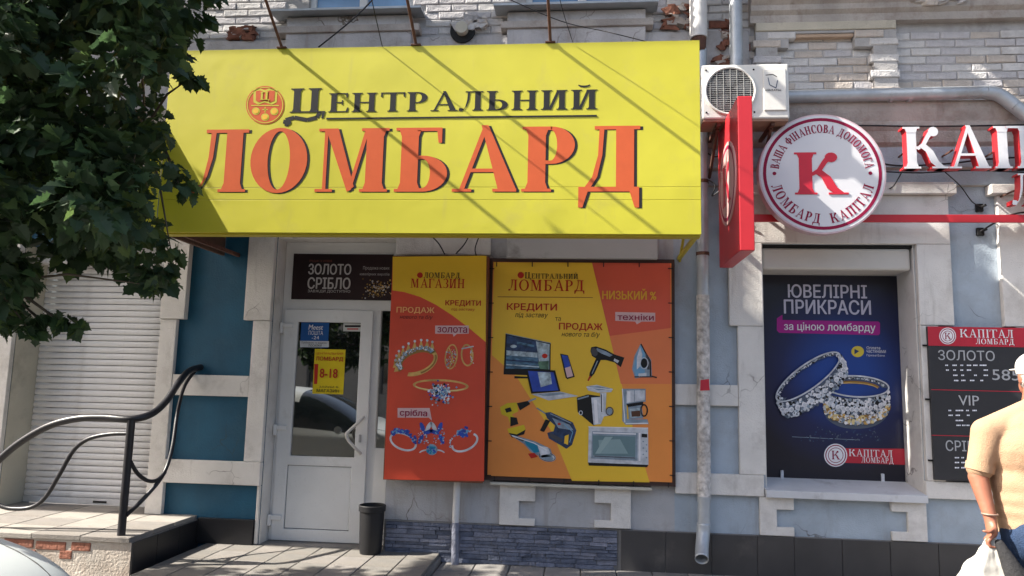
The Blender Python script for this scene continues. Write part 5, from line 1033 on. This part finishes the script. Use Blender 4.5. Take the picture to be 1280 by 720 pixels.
for v_ in bm.verts:                                  # drag folds running from the armpit and across the waist
    x, y, z = v_.co; a = math.sin(26*z-9*x+3*math.sin(7*x))*.5+math.sin(41*z+13*x+1.3)*.25; k_ = .010*max(0, 1-abs(z-1.0)/.22)+.006*max(0, 1-abs(z-1.27)/.12)*max(0, 1-abs(x+.17)/.14)
    v_.co += v_.normal*a*k_
bm.to_mesh(ts.data); bm.free(); sd = ts.modifiers.new('s', 'SOLIDIFY'); sd.thickness = .004; sd.offset = -1
wrinkle(ts, .22, .010)
m = MB(); e_ = sh_l.lerp(el_l, .80); d_ = (el_l-sh_l).normalized(); m.tube([e_-d_*.02, e_+d_*.016], [.066, .064], shirtm, 20); m.build('cuff', man, smooth=2)
jn = blob('jeans', [('e', V3((MX, MY, .86)), (.195, .14, .11)), ('c', hip_l, kn_l, .105, .078), ('c', kn_l, an_l+V3((0, 0, .03)), .077, .062), ('c', hip_r, kn_r, .105, .078), ('c', kn_r, an_r+V3((0, 0, .03)), .077, .062), ('e', V3((2.19, -2.67, .86)), (.10, .10, .11)), ('e', V3((2.35, -2.67, .86)), (.10, .10, .11))], .013, jeanm, man, 5); wrinkle(jn, .09, .025)
pk = MB(); pk.box(2.30, 2.41, -2.778, -2.768, .74, .86, M('denim_pocket', (.02, .045, .10), .85, .3, 12, .4)); pk.build('pocket', man, bevel=.004)
hb = blob('hair', [('e', hc+V3((0, -.014, -.012)), (.084, .096, .088)), ('e', hc+V3((0, -.045, -.05)), (.070, .062, .045))], .006, hairm, man, 3); wrinkle(hb, .012, .012)
cp = blob('cap', [('e', hc+V3((0, -.006, .040)), (.090, .110, .085)), ('e', hc+V3((0, .12, .03)), (.065, .06, .008)), ('e', hc+V3((0, -.008, .01)), (.091, .108, .02))], .006, capm, man, 3)
m = MB(); m.tube([wr_l+V3((.033*math.cos(a*.3142), .033*math.sin(a*.3142), .015)) for a in range(21)], .0045, P('watch_strap', (.25, .17, .13)), 6, False); m.build('bracelet', man)
for a in (an_l, an_r): blob('shoe', [('c', a+V3((0, -.05, -.035)), a+V3((0, .16, -.045)), .045, .035)], .01, shoe, man, 3)
# white carrier bag
wb = thing('carrier_bag', (1.97, -2.68, .30), 'white plastic carrier bag hanging from the hand of the walking person', 'bag')
bagm = M('white_plastic_film', (.60, .58, .53), .38, .06, 6, .3, 25, trans=.35); hz = .855
prof = [(.0, .016, .010), (.06, .045, .03), (.14, .095, .055), (.24, .135, .09), (.36, .165, .11), (.46, .165, .11), (.53, .13, .09), (.545, .03, .02)]
bm_v = []; n = 48; rq = random.Random(9); ph = [rq.uniform(0, 6.28) for _ in range(6)]
m = MB()
for k in range(36):
    t = k/35*.545; j = max(i for i in range(len(prof)-1) if prof[i][0] <= t+1e-9); f = (t-prof[j][0])/(prof[j+1][0]-prof[j][0]); f = f*f*(3-2*f) if j else f; ax = (prof[j][1]+(prof[j+1][1]-prof[j][1])*f)*1.12; ay = prof[j][2]+(prof[j+1][2]-prof[j][2])*f
    for i in range(n):
        a = 2*math.pi*i/n; pl_ = 1+.16*math.sin(7*a+ph[0]+2*t)*max(0, 1-t/.42)+.10*math.sin(12*a+ph[1]-6*t)*max(.25, 1-t/.35)+.05*math.sin(4*a+20*t+ph[2])+.035*math.sin(3*a-31*t+ph[3])
        m.v.append((1.985-.10*t+ax*pl_*math.cos(a), -2.68+ay*pl_*math.sin(a), hz-t))
mi_ = m.mi(bagm)
for k in range(35):
    for i in range(n): m.f.append((k*n+i, k*n+(i+1) % n, (k+1)*n+(i+1) % n, (k+1)*n+i)); m.m.append(mi_)
o = m.build('sack', wb, smooth=True, fix=True); wrinkle(o, .035, .012)
for s_ in (-1, 1):
    m = MB(); m.tube(spline([(1.97, -2.68+s_*.012, hz-.05), (1.985, -2.675+s_*.016, hz-.005), (1.992, -2.672+s_*.012, hz+.012), (2.005, -2.67+s_*.02, hz-.005), (2.01, -2.67+s_*.012, hz-.06)], 4), .0075, bagm, 8); m.build('handle', wb, smooth=True)
# dark bag held on the far side of the white one
kb = thing('dark_bag', (2.10, -2.79, .3), 'black cloth bag between the white carrier bag and the jeans', 'bag')
o = blob('sack', [('c', V3((2.015, -2.70, .84)), V3((2.06, -2.74, .70)), .022, .05), ('e', V3((2.10, -2.74, .55)), (.085, .05, .19)), ('e', V3((2.12, -2.74, .42)), (.10, .06, .12))], .009, M('black_cloth', (.018, .018, .02), .9, .2, 20, .5), kb, 4)

# ================================================================== across the street (seen only mirrored in glass)
ob = thing('terrace_building', (-4, -22, 0), 'long plain terrace building across the street', 'building')
tw_ = M('terrace_plaster', (.26, .23, .19), .9, .1, 2, .2); holes = [(x, x+1.2, z, z+1.7) for x in range(-26, 20, 3) for z in (1.0, 4.4)]
wall('wall', ob, -30, 22, 0, 7.2, holes, -22, -22.4, tw_)
for h in holes: box('window', ob, h[0], h[1], -22.3, -22.25, h[2], h[3], glass, 0)
box('roof', ob, -30.3, 22.3, -30, -21.6, 7.2, 7.4, rust, 0)
print('boards', boards, 'bricks', len(near), 'leaves', len(leaves), 'tris', sum(len(o.data.polygons) for o in bpy.data.objects if o.type == 'MESH'))
